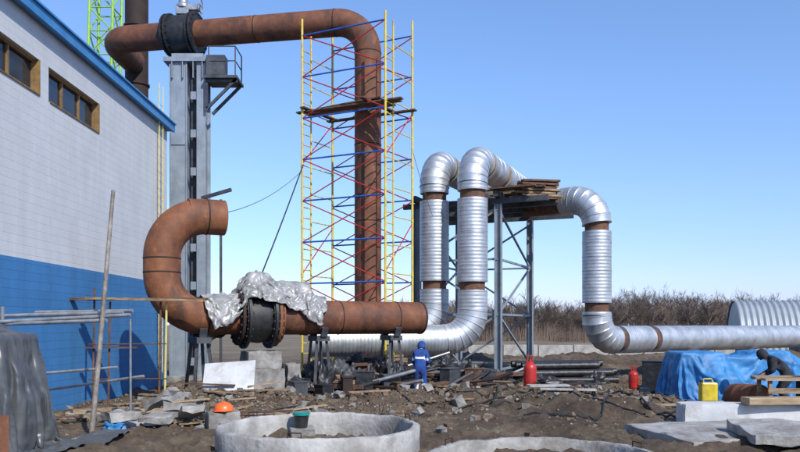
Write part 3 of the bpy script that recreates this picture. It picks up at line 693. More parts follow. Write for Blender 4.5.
rough_block((p.x+.1,p.y+.15,.45),(1.2,.9,1.0),ya,"concrete_block","grey concrete block under the valve","concrete block",concrete)
rough_block((p.x+.1,p.y+.15,1.2),(1.0,.8,.5),ya+.05,"concrete_block","upper concrete block stacked under the valve","concrete block",concrete)
p=S+D*3.6; rough_block((p.x,p.y+.3,.5),(.4,.6,1.1),ya,"concrete_block","upright concrete block beside the valve support","concrete block",concrete)
def stand(c,ztop,w=1.1):
    t=Thing("pipe_stand","dark steel trestle stand supporting the rusty pipe","support",(c.x,c.y,0),"pipe stands")
    mb=MB()
    for s_ in (-1,1):
        for q in (-1,1): mb.beam(Vector((c.x,c.y,0))+SIDE*s_*w*.6+D*q*.3-UP*.1,Vector((c.x,c.y,ztop-.2))+SIDE*s_*w*.35+D*q*.15,.08,.08)
    t.part(mb,"leg",steeldark,False,split=True)
    mb=MB(); mb.beam(Vector((c.x,c.y,ztop-.12))-SIDE*w*.55,Vector((c.x,c.y,ztop-.12))+SIDE*w*.55,.4,.16); 
    for s_ in (-1,1): mb.beam(Vector((c.x,c.y,ztop-.05))+SIDE*s_*.42,Vector((c.x,c.y,ztop+.2))+SIDE*s_*.52,.2,.08)
    t.part(mb,"saddle",steeldark,False)
stand(S+D*1.0,1.9); stand(S+D*4.5,1.92,.7); stand(S+D*6.9,1.92,.7)
rc=random.Random(21)
zp=gh(-4.3,18.6)
mb=MB().beam((-4.32,18.85,zp+.72),(-4.28,18.4,zp+.02),1.3,.04,up=(0,1,.3)); single(mb,"white_panel","pale sheet panel leaning on rubble before blocks","panel",(-4.3,18.6,zp),whiteb,False,bevel=.005)
def blob(c,size,seed,mat,name,label,cat,amp=.25,res=20,group=None):
    c=Vector(c)
    def fn(u,v):
        th=u*2*math.pi; ph=(v)*math.pi*.5; d=Vector((math.cos(th)*math.cos(ph),math.sin(th)*math.cos(ph),math.sin(ph)))
        k=1+amp*(noise.noise(d*2+Vector((seed,0,0)))*1.2+.6*noise.noise(d*5+Vector((0,seed,0)))+.3*noise.noise(d*11+Vector((0,seed,3))))
        return c+Vector((d.x*size[0]*k,d.y*size[1]*k,d.z*size[2]*k))
    mb=MB().grid(fn,res*2,res); return single(mb,name,label,cat,c,mat,True,group,angle=50)
for i,(x,y,sx,sz) in enumerate(((-2.3,21.9,.55,.85),(-1.5,22.7,.5,.7),(-.5,23.4,.45,.6),(-3.0,21.4,.4,.6),(3.4,25.2,.5,.55),(1.5,24.6,.6,.6),(2.3,25.2,.6,.55),(-1.9,23.2,.6,.6),(-.9,22.6,.4,.7),(4.9,26.0,.6,.35),(-2.6,23.8,.5,.5),(-.2,24.2,.6,.4),(-1.2,24.2,.7,.4),(-.1,22.9,.4,.8))):
    blob((x,y,gh(x,y)-.05),(sx,.45,sz),i*3.3,(blackplastic,steeldark,blackplastic)[i%3],"rubbish_sack","black plastic sack slumped on the soil","sack",.4,group="black sacks")
for i in range(50):
    x=rc.uniform(-3.2,3.6); y=22.0+.28*(x+3)+rc.uniform(-.8,1.2); z=gh(x,y)
    block((x,y,z+.08+rc.uniform(0,.35)),(rc.uniform(.5,1.6),rc.uniform(.06,.18),rc.uniform(.05,.14)),rc.uniform(-.8,1.0),"timber_baulk","dark timber baulk piled under the rusty pipe","timber",rc.choice((wood,wood_d,wood_d,rust_dark)),"timber baulks",.006,pitch=rc.uniform(-.15,.15))
for i in range(30):
    x=rc.uniform(-3.2,4.5); y=22.2+.25*(x+3)+rc.uniform(-.8,1.2); z=gh(x,y); L=rc.uniform(.6,2.2); a=rc.uniform(-.6,.8); q=Vector((x,y,z+.08)); 
    single(MB().tube([q,q+Vector((math.cos(a)*L,math.sin(a)*L,rc.uniform(-.05,.6)))],rc.uniform(.02,.07),12),"scrap_tube","dark length of scrap tube lying in the clutter","tube",q,rc.choice((steeldark,rust_dark,blackplastic,rust,tubesteel)),True,"scrap tubes")
for i,(x,y,s_,m_) in enumerate(((-1.05,22.0,(.5,.4,.7),blackplastic),(-.3,22.3,(.5,.4,.6),steeldark),(.0,22.0,(.4,.3,.4),wood_d),(1.6,23.6,(.6,.4,.6),steeldark),(2.4,24.2,(.5,.45,.5),wood_d),(3.0,24.6,(.4,.4,.6),steeldark),(-1.55,21.6,(.4,.3,.5),rust_dark),(-2.9,21.0,(.5,.4,.5),steeldark),(-2.2,21.3,(.4,.4,.4),blackplastic),(7.65,22.0,(.8,.6,1.0),blackplastic),(8.3,23.0,(.6,.5,.9),steeldark))):
    z=gh(x,y)-.03; t=Thing("equipment_crate","dark equipment crate standing on the soil under pipes" if x<7 else "tall black equipment crate standing beside the blue tarpaulin","crate",(x,y,z),"equipment crates")
    t.part(MB().box((x,y,z+s_[2]/2),s_,Matrix.Rotation(.3*i,3,'Z')),"crate_body",m_,False,bevel=.015)
    t.part(MB().box((x,y,z+s_[2]+.02),(s_[0]+.04,s_[1]+.04,.04),Matrix.Rotation(.3*i,3,'Z')),"crate_lid",m_,False,bevel=.008)
# ------------------------------------------------------------------ left trestle scaffold
tt=Thing("work_platform","timber planks on rusty tube trestles beside the blue wall","scaffold",(-7,19.2,0))
mb=MB(); mb.box((-6.75,19.15,2.87),(3.5,.24,.06)); tt.part(mb,"plank",wood_d,False)
mb=MB(); mb.box((-6.5,18.88,2.85),(3.0,.22,.06),Matrix.Rotation(.02,3,'Y')); tt.part(mb,"plank",wood,False)
for x in (-7.9,-7.5,-6.2,-6.05):
    mb=MB().tube([(x,19.02,0),(x+.05,19.02,2.8+(.35 if x<-7.8 else 0))],.028,8); tt.part(mb,"trestle_leg",rust_ring if x<-6.1 else yellowpale)
mb=MB()
for z in (.8,1.7): mb.tube([(-8.0,19.0,z),(-6.0,19.0,z+.02)],.016,8)
tt.part(mb,"trestle_brace",rust_ring,split=True)
mb=MB(); mb.box((-7.4,19.0,1.62),(1.3,.2,.04)); tt.part(mb,"shelf_board",wood_d,False)
single(MB().tube([(-4.62,11.0,.2),(-4.63,11.4,1.8),(-4.65,12.0,4.38)],[.042,.037,.03],10),"scaffold_pole","tall weathered pole leaning slightly beside the tarpaulin","pole",(-4.6,11,.2),mk("aged_pole",[(0.14,0.12,0.1),(0.32,0.29,0.25)],4,.7,.1,over=(2,(.1,.06,.04),.5,.65,(1,1,.5))))
for i,(a,b_,r) in enumerate((((-6.8,12.2,2.34),(-4.45,11.9,2.40),.032),((-6.8,12.0,2.2),(-4.6,11.6,2.27),.03),((-6.6,11.9,2.24),(-4.3,11.8,2.36),.03),((-6.4,13.0,2.42),(-4.55,12.6,2.44),.03),((-6.9,13.5,.95),(-4.5,13.0,1.3),.025),((-6.8,13.2,1.3),(-5.0,13.1,1.45),.025),((-6.55,12.2,.3),(-6.5,12.1,2.5),.03),((-4.75,13.05,.3),(-4.7,12.9,2.3),.02))):
    single(MB().tube([a,b_],r,10),"scaffold_tube","galvanised scaffold tube lashed into a rough rail","tube",a,tubesteel,group="scaffold tubes")
mb=MB().box((-4.72,8.5,.7),(.4,.05,.9),Matrix.Rotation(.5,3,'Z')); single(mb,"rusty_sheet","rust brown steel sheet beside the tarpaulin","metal sheet",(-4.7,8.6,.4),rust,False)

# ------------------------------------------------------------------ concrete rings
def cring(x,y,ro,wall,zt,zb,label,mat):
    t=Thing("concrete_ring",label,"well ring",(x,y,zb),"precast well rings")
    mb=MB().rings((x,y,zb),UP,[(0,ro),(zt-zb-.2,ro),(zt-zb-.03,ro),(zt-zb,ro-.03),(zt-zb,ro-wall+.02),(zt-zb-.03,ro-wall),(zt-zb-.2,ro-wall),(.02,ro-wall)],128)
    for i,v in enumerate(mb.v):
        d=(v-Vector((x,y,v.z))); k=1+noise.noise(v*5)*.012; mb.v[i]=Vector((x+d.x*k,y+d.y*k,v.z+(noise.noise(v*3)*.02+noise.noise(v*12)*.014 if v.z>zb+.1 else 0)))
    t.part(mb,"ring_wall",mat,angle=50)
    for k in range(3):
        mb=MB()
        a=k*2.1+.4; q=Vector((x+(ro-wall/2)*math.cos(a),y+(ro-wall/2)*math.sin(a),zt)); P=[q+Vector((-.08*math.sin(a),.08*math.cos(a),-.02)),q+Vector((-.08*math.sin(a),.08*math.cos(a),.07)),q+Vector((.08*math.sin(a),-.08*math.cos(a),.07)),q+Vector((.08*math.sin(a),-.08*math.cos(a),-.02))]
        mb.tube(P,.009,6); t.part(mb,"lifting_loop",rust_dark)
    return t
cring(-1.1,10.05,1.37,.11,.85,.1,"round precast concrete well ring with open top",concrete_l)
mudm=mk("mud",[(0.07,0.055,0.045),(0.16,0.14,0.115)],5)
def mud(x,y,z,r,lab):
    def fn(u,v): a=u*2*math.pi; q=r*v; X=x+q*math.cos(a);Y=y+q*math.sin(a); return (X,Y,z+.08*noise.noise(Vector((X*2,Y*2,0)))+.04*noise.noise(Vector((X*7,Y*7,0))))
    single(MB().grid(fn,64,20),"ring_mud",lab,"mud",(x,y,z),mudm)
def clear_pit(x,y): pass
mud(-1.1,10.05,.42,1.25,"mud filling the bottom of the well ring")
cring(1.72,8.75,1.42,.12,.66,.1,"round precast concrete well ring set lower in the soil",concrete_m)
mud(1.72,8.75,.3,1.29,"mud filling the bottom of the lower well ring")
rough_block((5.1,11.4,.52),(2.7,1.7,.16),.28,"concrete_slab","flat dirty concrete slab lying on the soil","slab",concrete_m,.02,.02,16)
rough_block((5.9,10.6,.66),(2.0,1.2,.14),-.1,"concrete_slab","second concrete slab lapped over the first","slab",concrete_m,.06,.02,16)
rough_block((5.95,12.7,.68),(2.3,.42,.36),.0,"concrete_beam","long white concrete beam on the ground","beam",whiteb,0,.012,12)
block((6.6,12.5,.92),(1.6,.3,.12),.06,"timber_beam","pale timber laid along the concrete beam","timber",wood_l)
def plank(x,y,z,L,yaw,w,mat,lab="loose timber board on the soil",pitch=0,t=.04):
    mb=MB().box((x,y,gh(x,y)+z),(L,w,t),Matrix.Rotation(yaw,3,'Z')@Matrix.Rotation(pitch,3,'Y')); single(mb,"wooden_plank",lab,"board",(x,y,gh(x,y)+z),mat,False,"loose boards")
for a in ((-5.6,15.4,.16,2.6,.05,.16,wood_l),(-5.3,15.1,.10,2.2,-.08,.18,wood),(-5.8,15.7,.25,1.9,.16,.14,wood_l),(-4.9,15.9,.12,1.8,.3,.15,wood),(-4.4,14.3,.08,1.2,.7,.14,wood_l),
          (-5.2,13.3,.08,1.5,.2,.2,wood),(-3.9,13.6,.1,1.0,1.2,.12,wood_l),(-3.4,15.7,.08,1.1,-.5,.12,wood),(5.2,15.6,.08,1.5,.1,.14,wood),(6.4,14.6,.12,1.9,.25,.16,wood),(7.6,13.9,.2,1.5,-.1,.18,wood_l),
          (4.0,17.6,.1,1.3,-.2,.2,concrete_l),(3.6,18.0,.14,1.0,.15,.3,concrete_l),(-.8,19.2,.06,1.2,.5,.12,wood),(1.9,20.3,.06,1.4,-.3,.14,wood),(-6.6,17,.1,1.7,.5,.15,wood)):
    plank(*a)
for i in range(48):
    x=rc.uniform(-6.6,-2.0); y=rc.uniform(12.3,18.5)
    if x< -.53*y+.4: continue
    plank(x,y,rc.uniform(.04,.16),rc.uniform(.35,1.5),rc.uniform(-.9,.9),rc.uniform(.06,.16),rc.choice((wood,wood_l,wood_d,wood)),pitch=rc.uniform(-.12,.12),t=.03)
for i in range(34):
    x=rc.uniform(0,8.5); y=rc.uniform(15,25)
    plank(x,y,.05,rc.uniform(.3,1.5),rc.uniform(-.8,.8),rc.uniform(.06,.15),rc.choice((wood,wood_d,wood)),pitch=rc.uniform(-.08,.08),t=.03)
for i,(x,y,s,yw,m) in enumerate(((-4.35,12.6,(.7,.5,.12),.4,concrete_l),(-4.0,12.25,(.55,.5,.1),-.2,concrete_m),(-4.6,12.1,(.5,.4,.14),.9,concrete_m),(-3.8,12.9,(.5,.4,.18),.1,concrete),(-3.5,12.4,(.4,.35,.13),.5,concrete_m),(-4.3,13.4,(.6,.4,.1),1.2,concrete))):
    o=rough_block((x,y,gh(x,y)+.12+.05*i),s,yw,"broken_slab","broken beige slab fragment tipped on the debris","slab",m,.2-.13*i,.04,6); o["group"]="slab fragments"
for i in range(44):
    x=rc.uniform(-6.8,-1.5); y=rc.uniform(13,19.5)
    if i>24: x=rc.uniform(0,8); y=rc.uniform(15,23)
    s_=rc.uniform(.12,.3); mb=MB(); rock(mb,(x,y,gh(x,y)+s_*.3),s_,rc)
    single(mb,"concrete_chunk","broken concrete chunk lying in the rubble","rubble",(x,y,gh(x,y)),rc.choice((concrete,concrete_m,concrete)),False,"concrete chunks",bevel=.01)
for i,(x,y,c_) in enumerate(((-3.6,13.5,greytarp),(-3.2,12.9,foil),(-5.2,14.0,greytarp),(-6.0,16.2,foil),(-2.6,15.4,foil),(6.9,20.4,greytarp),(5.6,22.8,blackplastic))):
    blob((x,y,gh(x,y)-.03),(.34,.26,.17),i*7.1+2,c_,"crumpled_sheet","crumpled scrap of plastic sheeting","sheeting",.65,24,"sheeting scraps")
blob((-4.6,11.9,gh(-4.6,11.9)),(.16,.14,.15),4.4,bluetarp,"blue_bag","small blue plastic bag on the debris","bag",.5,18)
c_=(-2.93,12.3,gh(-2.93,12.3)+.30)
rough_block((-2.95,12.3,gh(-2.95,12.3)+.12),(.5,.4,.34),.4,"debris_block","dirty grey block supporting the helmet","block",concrete)
def hardhat(c,r=.14):
    mb=MB().rings(c,UP,[(0,r*1.15),(.006,r*1.15),(.01,r),(.06,r*.97),(.1,r*.8),(.135,r*.48),(.15,.005)],24)
    mb.box((c[0],c[1],c[2]+.12),(.03,.2,.03)); return mb
ht=Thing("hard_hat","bright orange hard hat resting on debris","helmet",c_); ht.part(hardhat(c_,.16),"helmet_shell",orange)
mb=MB().box((c_[0],c_[1]-.18,c_[2]+.01),(.2,.1,.012)); ht.part(mb,"helmet_peak",orange,False)
bp_=Vector((-1.47,11.02,.68)); bk=Thing("bucket","black and teal bucket standing inside the well ring","bucket",bp_)
mb=MB().rings(bp_,UP,[(0,.09),(.2,.12),(.2,.125),(.215,.125),(.215,.11),(.02,.085)],24); bk.part(mb,"bucket_body",blackplastic)
mb=MB().rings(bp_+UP*.18,UP,[(0,.122),(.0,.13),(.035,.132),(.035,.122)],24); bk.part(mb,"bucket_rim",teal)
mb=MB().tube([bp_+Vector((.125*math.cos(a),0,.21+.1*math.sin(a))) for a in [i*math.pi/10 for i in range(11)]],.006,6); bk.part(mb,"bucket_handle",steel)
rough_block((bp_.x,bp_.y,.52),(.36,.3,.31),.3,"debris_block","dirty grey block under the bucket","block",concrete)
# ------------------------------------------------------------------ gas cylinders etc
def gascyl(x,y,label,h=.95,r=.23):
    z=gh(x,y)-.02; t=Thing("gas_cylinder",label,"gas cylinder",(x,y,z),"red gas cylinders")
    mb=MB().rings((x,y,z),UP,[(0,r*.85),(.04,r*.9),(.06,r),(h*.74,r),(h*.79,r*.96),(h*.84,r*.84),(h*.88,r*.64),(h*.91,r*.4),(h*.93,r*.24),(h,r*.22)],32); mb.rings((x,y,z+h*.4),UP,[(0,r),(0,r+.008),(.03,r+.008),(.03,r)],28); t.part(mb,"cylinder_body",redp)
    mb=MB().rings((x,y,z+h),UP,[(0,.035),(.12,.03)],12); mb.beam((x-.06,y,z+h+.08),(x+.06,y,z+h+.08),.03,.03); t.part(mb,"cylinder_valve",rust_ring)
    mb=MB()
    for s_ in (-1,1): mb.beam((x+s_*r*.45,y,z+h*.88),(x+s_*r*.4,y,z+h+.1),.025,.05,up=(0,1,0))
    mb.beam((x-r*.42,y,z+h+.11),(x+r*.42,y,z+h+.11),.03,.03); t.part(mb,"carry_handle",redp,False)
gascyl(3.85,21.9,"red steel gas cylinder standing on bare soil",1.08,.19); gascyl(7.7,24.4,"smaller red gas cylinder among dark debris",.65,.16)
for i in range(18):
    row=i//6; x=4.2+.2*random.random(); y=26.2+.3*(i%6)+.1*row; z=.2+.26*row
    L=2.4+random.random()*1.2
    mb=MB().tube([(x,y,z),(x+L,y+.3,z+.03)],.13,18,openstart=.4,openend=.4); single(mb,"black_plastic_pipe","black plastic pipe in a low stack","pipe",(x,y,z),blackplastic,True,"stacked black pipes")
for i,(x,y,sx,sz) in enumerate(((8.6,23.8,.6,.85),(9.1,24.8,.6,.9),(3.3,26.0,.5,.6),(6.2,25.4,.6,.25),(7.0,26.6,.5,.5),(9.9,25.5,.7,.7))):
    blob((x,y,gh(x,y)-.05),(sx,.45,sz),i*5.3+1,blackplastic,"rubbish_sack","black plastic sack slumped on the soil","sack",.3,group="black sacks")
mb=MB()
for i in range(5): mb.box((8.3+.25*i,24.4,.6),(.2,.03,1.0))
mb.box((8.8,24.43,.9),(1.3,.03,.1)); mb.box((8.8,24.43,.35),(1.3,.03,.1)); single(mb,"dark_pallet","dark timber pallet standing on edge","pallet",(8.8,24.4,.1),wood_d,False)
for i in range(8):
    mb=MB().box((4.6+1.9*i,40,.55),(1.86,.3,1.1+.05*(i%2))); single(mb,"concrete_wall_panel","low pale concrete panel standing across the field","wall",(4.6+1.9*i,40,0),concrete_l,False,"concrete wall panels",bevel=.02)
cx_=7.2; cy_=17.3; cz=gh(cx_,cy_)+.3
rough_block((cx_,cy_,cz-.17),(.6,.45,.34),.2,"debris_block","dirty grey block under the yellow can","block",concrete)
yc=Thing("jerry_can","yellow plastic jerry can standing on a block","canister",(cx_,cy_,cz))
mb=MB().box((cx_,cy_,cz+.22),(.38,.24,.44)); yc.part(mb,"can_body",yellowpl,False,bevel=.035)
mb=MB().tube([(cx_-.12,cy_,cz+.44),(cx_-.1,cy_,cz+.52),(cx_+.08,cy_,cz+.52),(cx_+.12,cy_,cz+.44)],.016,8); yc.part(mb,"can_handle",yellowpl)
mb=MB().rings((cx_-.15,cy_,cz+.44),UP,[(0,.035),(.05,.035)],12); yc.part(mb,"can_cap",blackplastic)
wt=Thing("work_bench","rough timber workbench with boards on top","bench",(8.6,16.6,0))
for i in range(3):
    mb=MB().box((8.85,16.3+.25*i,1.0+.01*i),(1.7+.2*(i%2),.22,.05)); wt.part(mb,"table_board",wood_l if i!=1 else wood,False)
for x in (8.15,9.6):
    for y in (16.3,16.8):
        mb=MB().box((x,y,.52),(.07,.07,.9)); wt.part(mb,"leg",wood,False)
mb=MB().box((8.88,16.24,.75),(1.6,.03,.12)); wt.part(mb,"rail",wood,False)
def drum(x,y,label,mat,lie=False,r=.29,h=.85):
    z=gh(x,y); d=Vector((.25,-1,0.05)) if lie else UP; p=Vector((x,y,z+(r if lie else 0)))
    t=Thing("steel_drum",label,"drum",(x,y,z)); pr=[(0,r-.02),(0,r),(.02,r)]
    for q in (h*.33,h*.66): pr+= [(q-.02,r),(q,r+.012),(q+.02,r)]
    pr+=[(h-.02,r),(h,r),(h,r-.02),(h-.02,r-.03)]
    t.part(MB().rings(p,d,pr,32),"drum_body",mat)
    t.part(MB().rings(p+Vector(d).normalized()*(h-.015),d,[(0,.035),(.03,.035)],10),"bung_cap",steeldark)
drum(8.1,17.9,"rusty steel drum lying beside the blue tarpaulin",rust_o,True,.33); drum(9.9,17.9,"upright rusty steel drum by the workbench",rust_dark)
single(MB().tube([(8.7,17.3,gh(8.7,17.3)+.25),(9.3,17.1,gh(9.3,17.1)+.27)],.26,28,openstart=.5,openend=.5),"pipe_offcut","short rusty pipe offcut lying by the bench","pipe",(9,17.3,.2),rust)
cz=1.06; t=Thing("tool_case","yellow plastic tool case on the workbench","tool box",(9.2,16.5,cz)); t.part(MB().box((9.2,16.5,cz+.11),(.42,.25,.2)),"case_body",yellowpl,False,bevel=.02)
t.part(MB().tube([(9.12,16.5,cz+.2),(9.13,16.5,cz+.27),(9.27,16.5,cz+.27),(9.28,16.5,cz+.2)],.012,8),"case_handle",blackplastic)
def hose(pts,r,mat,label):
    P=[];pts=[Vector(p) for p in pts]
    for i in range(len(pts)-1):
        p0=pts[max(i-1,0)];p1=pts[i];p2=pts[i+1];p3=pts[min(i+2,len(pts)-1)]
        for k in range(14):
            t=k/14; q=.5*((2*p1)+(p2-p0)*t+(2*p0-5*p1+4*p2-p3)*t*t+(3*p1-p0-3*p2+p3)*t**3)
            P.append(Vector((q.x,q.y,gh(q.x,q.y)+r+.025)))
    single(MB().tube(P,r,6),"ground_cable",label,"cable",P[0],mat,group="cables on the soil")
lb="black cable snaking across the brown soil"
hose([(1.5,23,0),(2.6,20,0),(2.3,17.5,0),(4.2,16,0),(5.0,18.5,0),(7.2,16.2,0),(6.6,13.8,0)],.024,blackcable,lb)
hose([(3.2,24,0),(4.6,20.5,0),(6.0,19.5,0),(5.6,16.5,0),(4.6,14.2,0),(4.9,12.6,0)],.022,blackcable,lb)
hose([(-.5,20.5,0),(.8,18,0),(3.2,18.6,0),(3.4,15.3,0),(1.8,14.5,0)],.02,blackcable,lb)
hose([(6.5,22,0),(5.0,17.0,0),(3.0,16.6,0),(4.4,13.4,0),(6.2,14.8,0)],.02,blackcable,lb)
hose([(.3,22,0),(1.6,19,0),(4.6,19.6,0),(6.6,18.2,0),(7.4,20,0)],.02,blackcable,lb)
hose([(2.2,13.2,0),(3.4,13.0,0),(4.3,14.8,0),(6.0,15.6,0),(7.0,15.0,0)],.02,blackcable,lb)
hose([(-6.8,17.2,0),(-5.2,16.9,0),(-4,15.2,0),(-2.5,15.9,0),(-1.6,14.2,0)],.02,blackcable,"black hose trailing over rubble")
hose([(-3,19.5,0),(-2,17.5,0),(-3.4,16.5,0),(-1,15.6,0),(.4,16.8,0)],.018,blackcable,"black hose trailing over rubble")
mb=MB(); rr=random.Random(5)
for i in range(14):
    a=rr.random()*6.28; b0=Vector((-.35,13.3,gh(-.35,13.3))); q=b0+Vector((.35*math.cos(a),.3*math.sin(a),rr.uniform(.2,.45))); mb.tube([b0,b0.lerp(q,.5)+UP*.08,q],[.012,.008,.004],5)
t=Thing("dry_shrub","small leafless dry shrub behind the well ring","plant",(-.35,13.3,gh(-.35,13.3))); t.part(mb,"twigs",bark)
# ------------------------------------------------------------------ arched shed
stt=Thing("arched_shed","grey corrugated arched storage shed with ribbed side","building",(26,50,0))
ax=Vector((.97,-.243,0)); nx=Vector((.243,.97,0)); c0=Vector((24.3,54,0))
def arch(u,v):
    a=v*math.pi; rr_=3.95+.05*math.sin(u*2*math.pi*40); return c0+ax*(u*16)+nx*(-rr_*math.cos(a))*.8+UP*(rr_*math.sin(a))
stt.part(MB().grid(arch,40*8,28),"arched_roof",shedm,angle=80)
mb=MB(); n=28; k=len(mb.v)
for i in range(n+1):
    a=math.pi*i/n; mb.v.append(c0+ax*.1+nx*(-3.88*math.cos(a))*.8+UP*(3.88*math.sin(a)))
mb.face([k+i for i in range(n+1)]); stt.part(mb,"end_wall",shedm,False)
# ------------------------------------------------------------------ crane mast
cr=Thing("crane_boom","yellow-green lattice crane boom rising behind the hall","crane",(-18.2,45,0))
ch=[(-.7,-.7),(.7,-.7),(.7,.7),(-.7,.7)]
mb=MB(); base=Vector((-18.4,45,0)); tp=Vector((-17.6,45,34))
def cp(i,t): q=base.lerp(tp,t); return q+Vector((ch[i%4][0],ch[i%4][1],0))
for i in range(4): mb.tube([cp(i,0),cp(i,1)],.09,8)
cr.part(mb,"boom_chord",greenp,split=True)
mb=MB(); n=24
for k in range(n):
    for i in range(4):
        mb.tube([cp(i,k/n),cp(i+1,(k+1)/n)] if k%2 else [cp(i+1,k/n),cp(i,(k+1)/n)],.045,6); mb.tube([cp(i,k/n),cp(i+1,k/n)],.045,6)
o=cr.part(mb,"boom_lacing",greenp); o["kind"]="stuff"
# ------------------------------------------------------------------ trees
def branch(mb,p,d,L,r,lev,rnd,maxlev,rmin=.016):
    q=p+d*L; b=len(mb.v); up=Vector((.3,.9,.2)); U=d.cross(up).normalized(); V=d.cross(U)
    mid=p+d*L*.5+Vector((rnd.uniform(-1,1),rnd.uniform(-1,1),0))*L*.06
    for c,rr_ in ((p,r),(mid,r*.75),(q,r*.4)):
        for k in range(3):
            a=k*2.094; mb.v.append(c+U*(rr_*math.cos(a))+V*(rr_*math.sin(a)))
    for s_ in (0,3):
        for k in range(3): k2=(k+1)%3; mb.face([b+s_+k,b+s_+k2,b+s_+3+k2,b+s_+3+k])
    if lev<maxlev:
        n=(8,5,4,3)[lev]
        for i in range(n):
            t=rnd.uniform(.3,1) if lev==0 else rnd.uniform(.15,1)
            sp_=rnd.uniform(.45,.95); a=rnd.random()*6.28
            nd=(d+ (U*math.cos(a)+V*math.sin(a))*sp_+Vector((0,0,.18))).normalized()
            branch(mb,p+d*L*t,nd,L*rnd.uniform(.38,.58),max(r*.45,rmin),lev+1,rnd,maxlev,rmin)
tr=random.Random(11)
mb=MB()
for i in range(780):
    y=tr.uniform(100,165); x=y*tr.uniform(-.02,.6)
    px=x/y
    h=tr.uniform(5.0,7.8)*y/122*(1+.16*math.exp(-((px-.35)/.07)**2)-.1*(px<.27))
    branch(mb,Vector((x,y,-.5)),Vector((tr.uniform(-.08,.08),tr.uniform(-.05,.05),1)).normalized(),h*.62,.1,0,tr,3,.021)
o=single(mb,"distant_wood","","",(0,0,0),barkfar,False); o["kind"]="stuff"; o["label"]="leafless brown wood along the horizon"
mb=MB()
for i in range(24000):
    y=tr.uniform(97,130); x=y*tr.uniform(-.05,.65); h=tr.uniform(.6,2.8); b=len(mb.v)
    w=.03; dx=tr.uniform(-.5,.5)
    mb.v+=[Vector((x-w,y,-.4)),Vector((x+w,y,-.4)),Vector((x+dx+.01,y+tr.uniform(-.3,.3),h))]; mb.face([b,b+1,b+2])
o=single(mb,"undergrowth","","",(0,0,0),barkfar,False); o["kind"]="stuff"; o["label"]="dry brown brush below the trees"
roots=[]
for k in range(4):
    t=Thing("bare_tree","leafless tree with fine brown branches at the field edge","tree",(0,0,0),"trees at the field edge")
    h=tr.uniform(6.0,7.6)
    m1=MB(); m1.tube([(0,0,-.3),(.05,.05,h*.3),(0.1,0,h*.62)],[.14,.11,.05],8); t.part(m1,"trunk",bark)
    m2=MB()
    for j in range(14):
        z=h*tr.uniform(.2,.62); a=tr.random()*6.28; d=Vector((math.cos(a)*.6,math.sin(a)*.6,1)).normalized()
        branch(m2,Vector((.08*z/h,0,z)),d,h*tr.uniform(.22,.36),.05,1,tr,3,.015)
    t.part(m2,"crown",bark,False); roots.append(t.root)
spots=[(17,95),(23,92),(31,97),(27,101),(36,99),(40,96),(34,93),(45,104),(20,103),(49,99),(14,99),(43,92),(38,105),(29,90)]
for i,(x,y) in enumerate(spots):
    if i<4: roots[i].location=(x,y,0); roots[i].rotation_euler=(0,0,i)
    else: copy_thing(roots[i%4],(x,y,0),i*1.3,None,tr.uniform(.75,1.05))

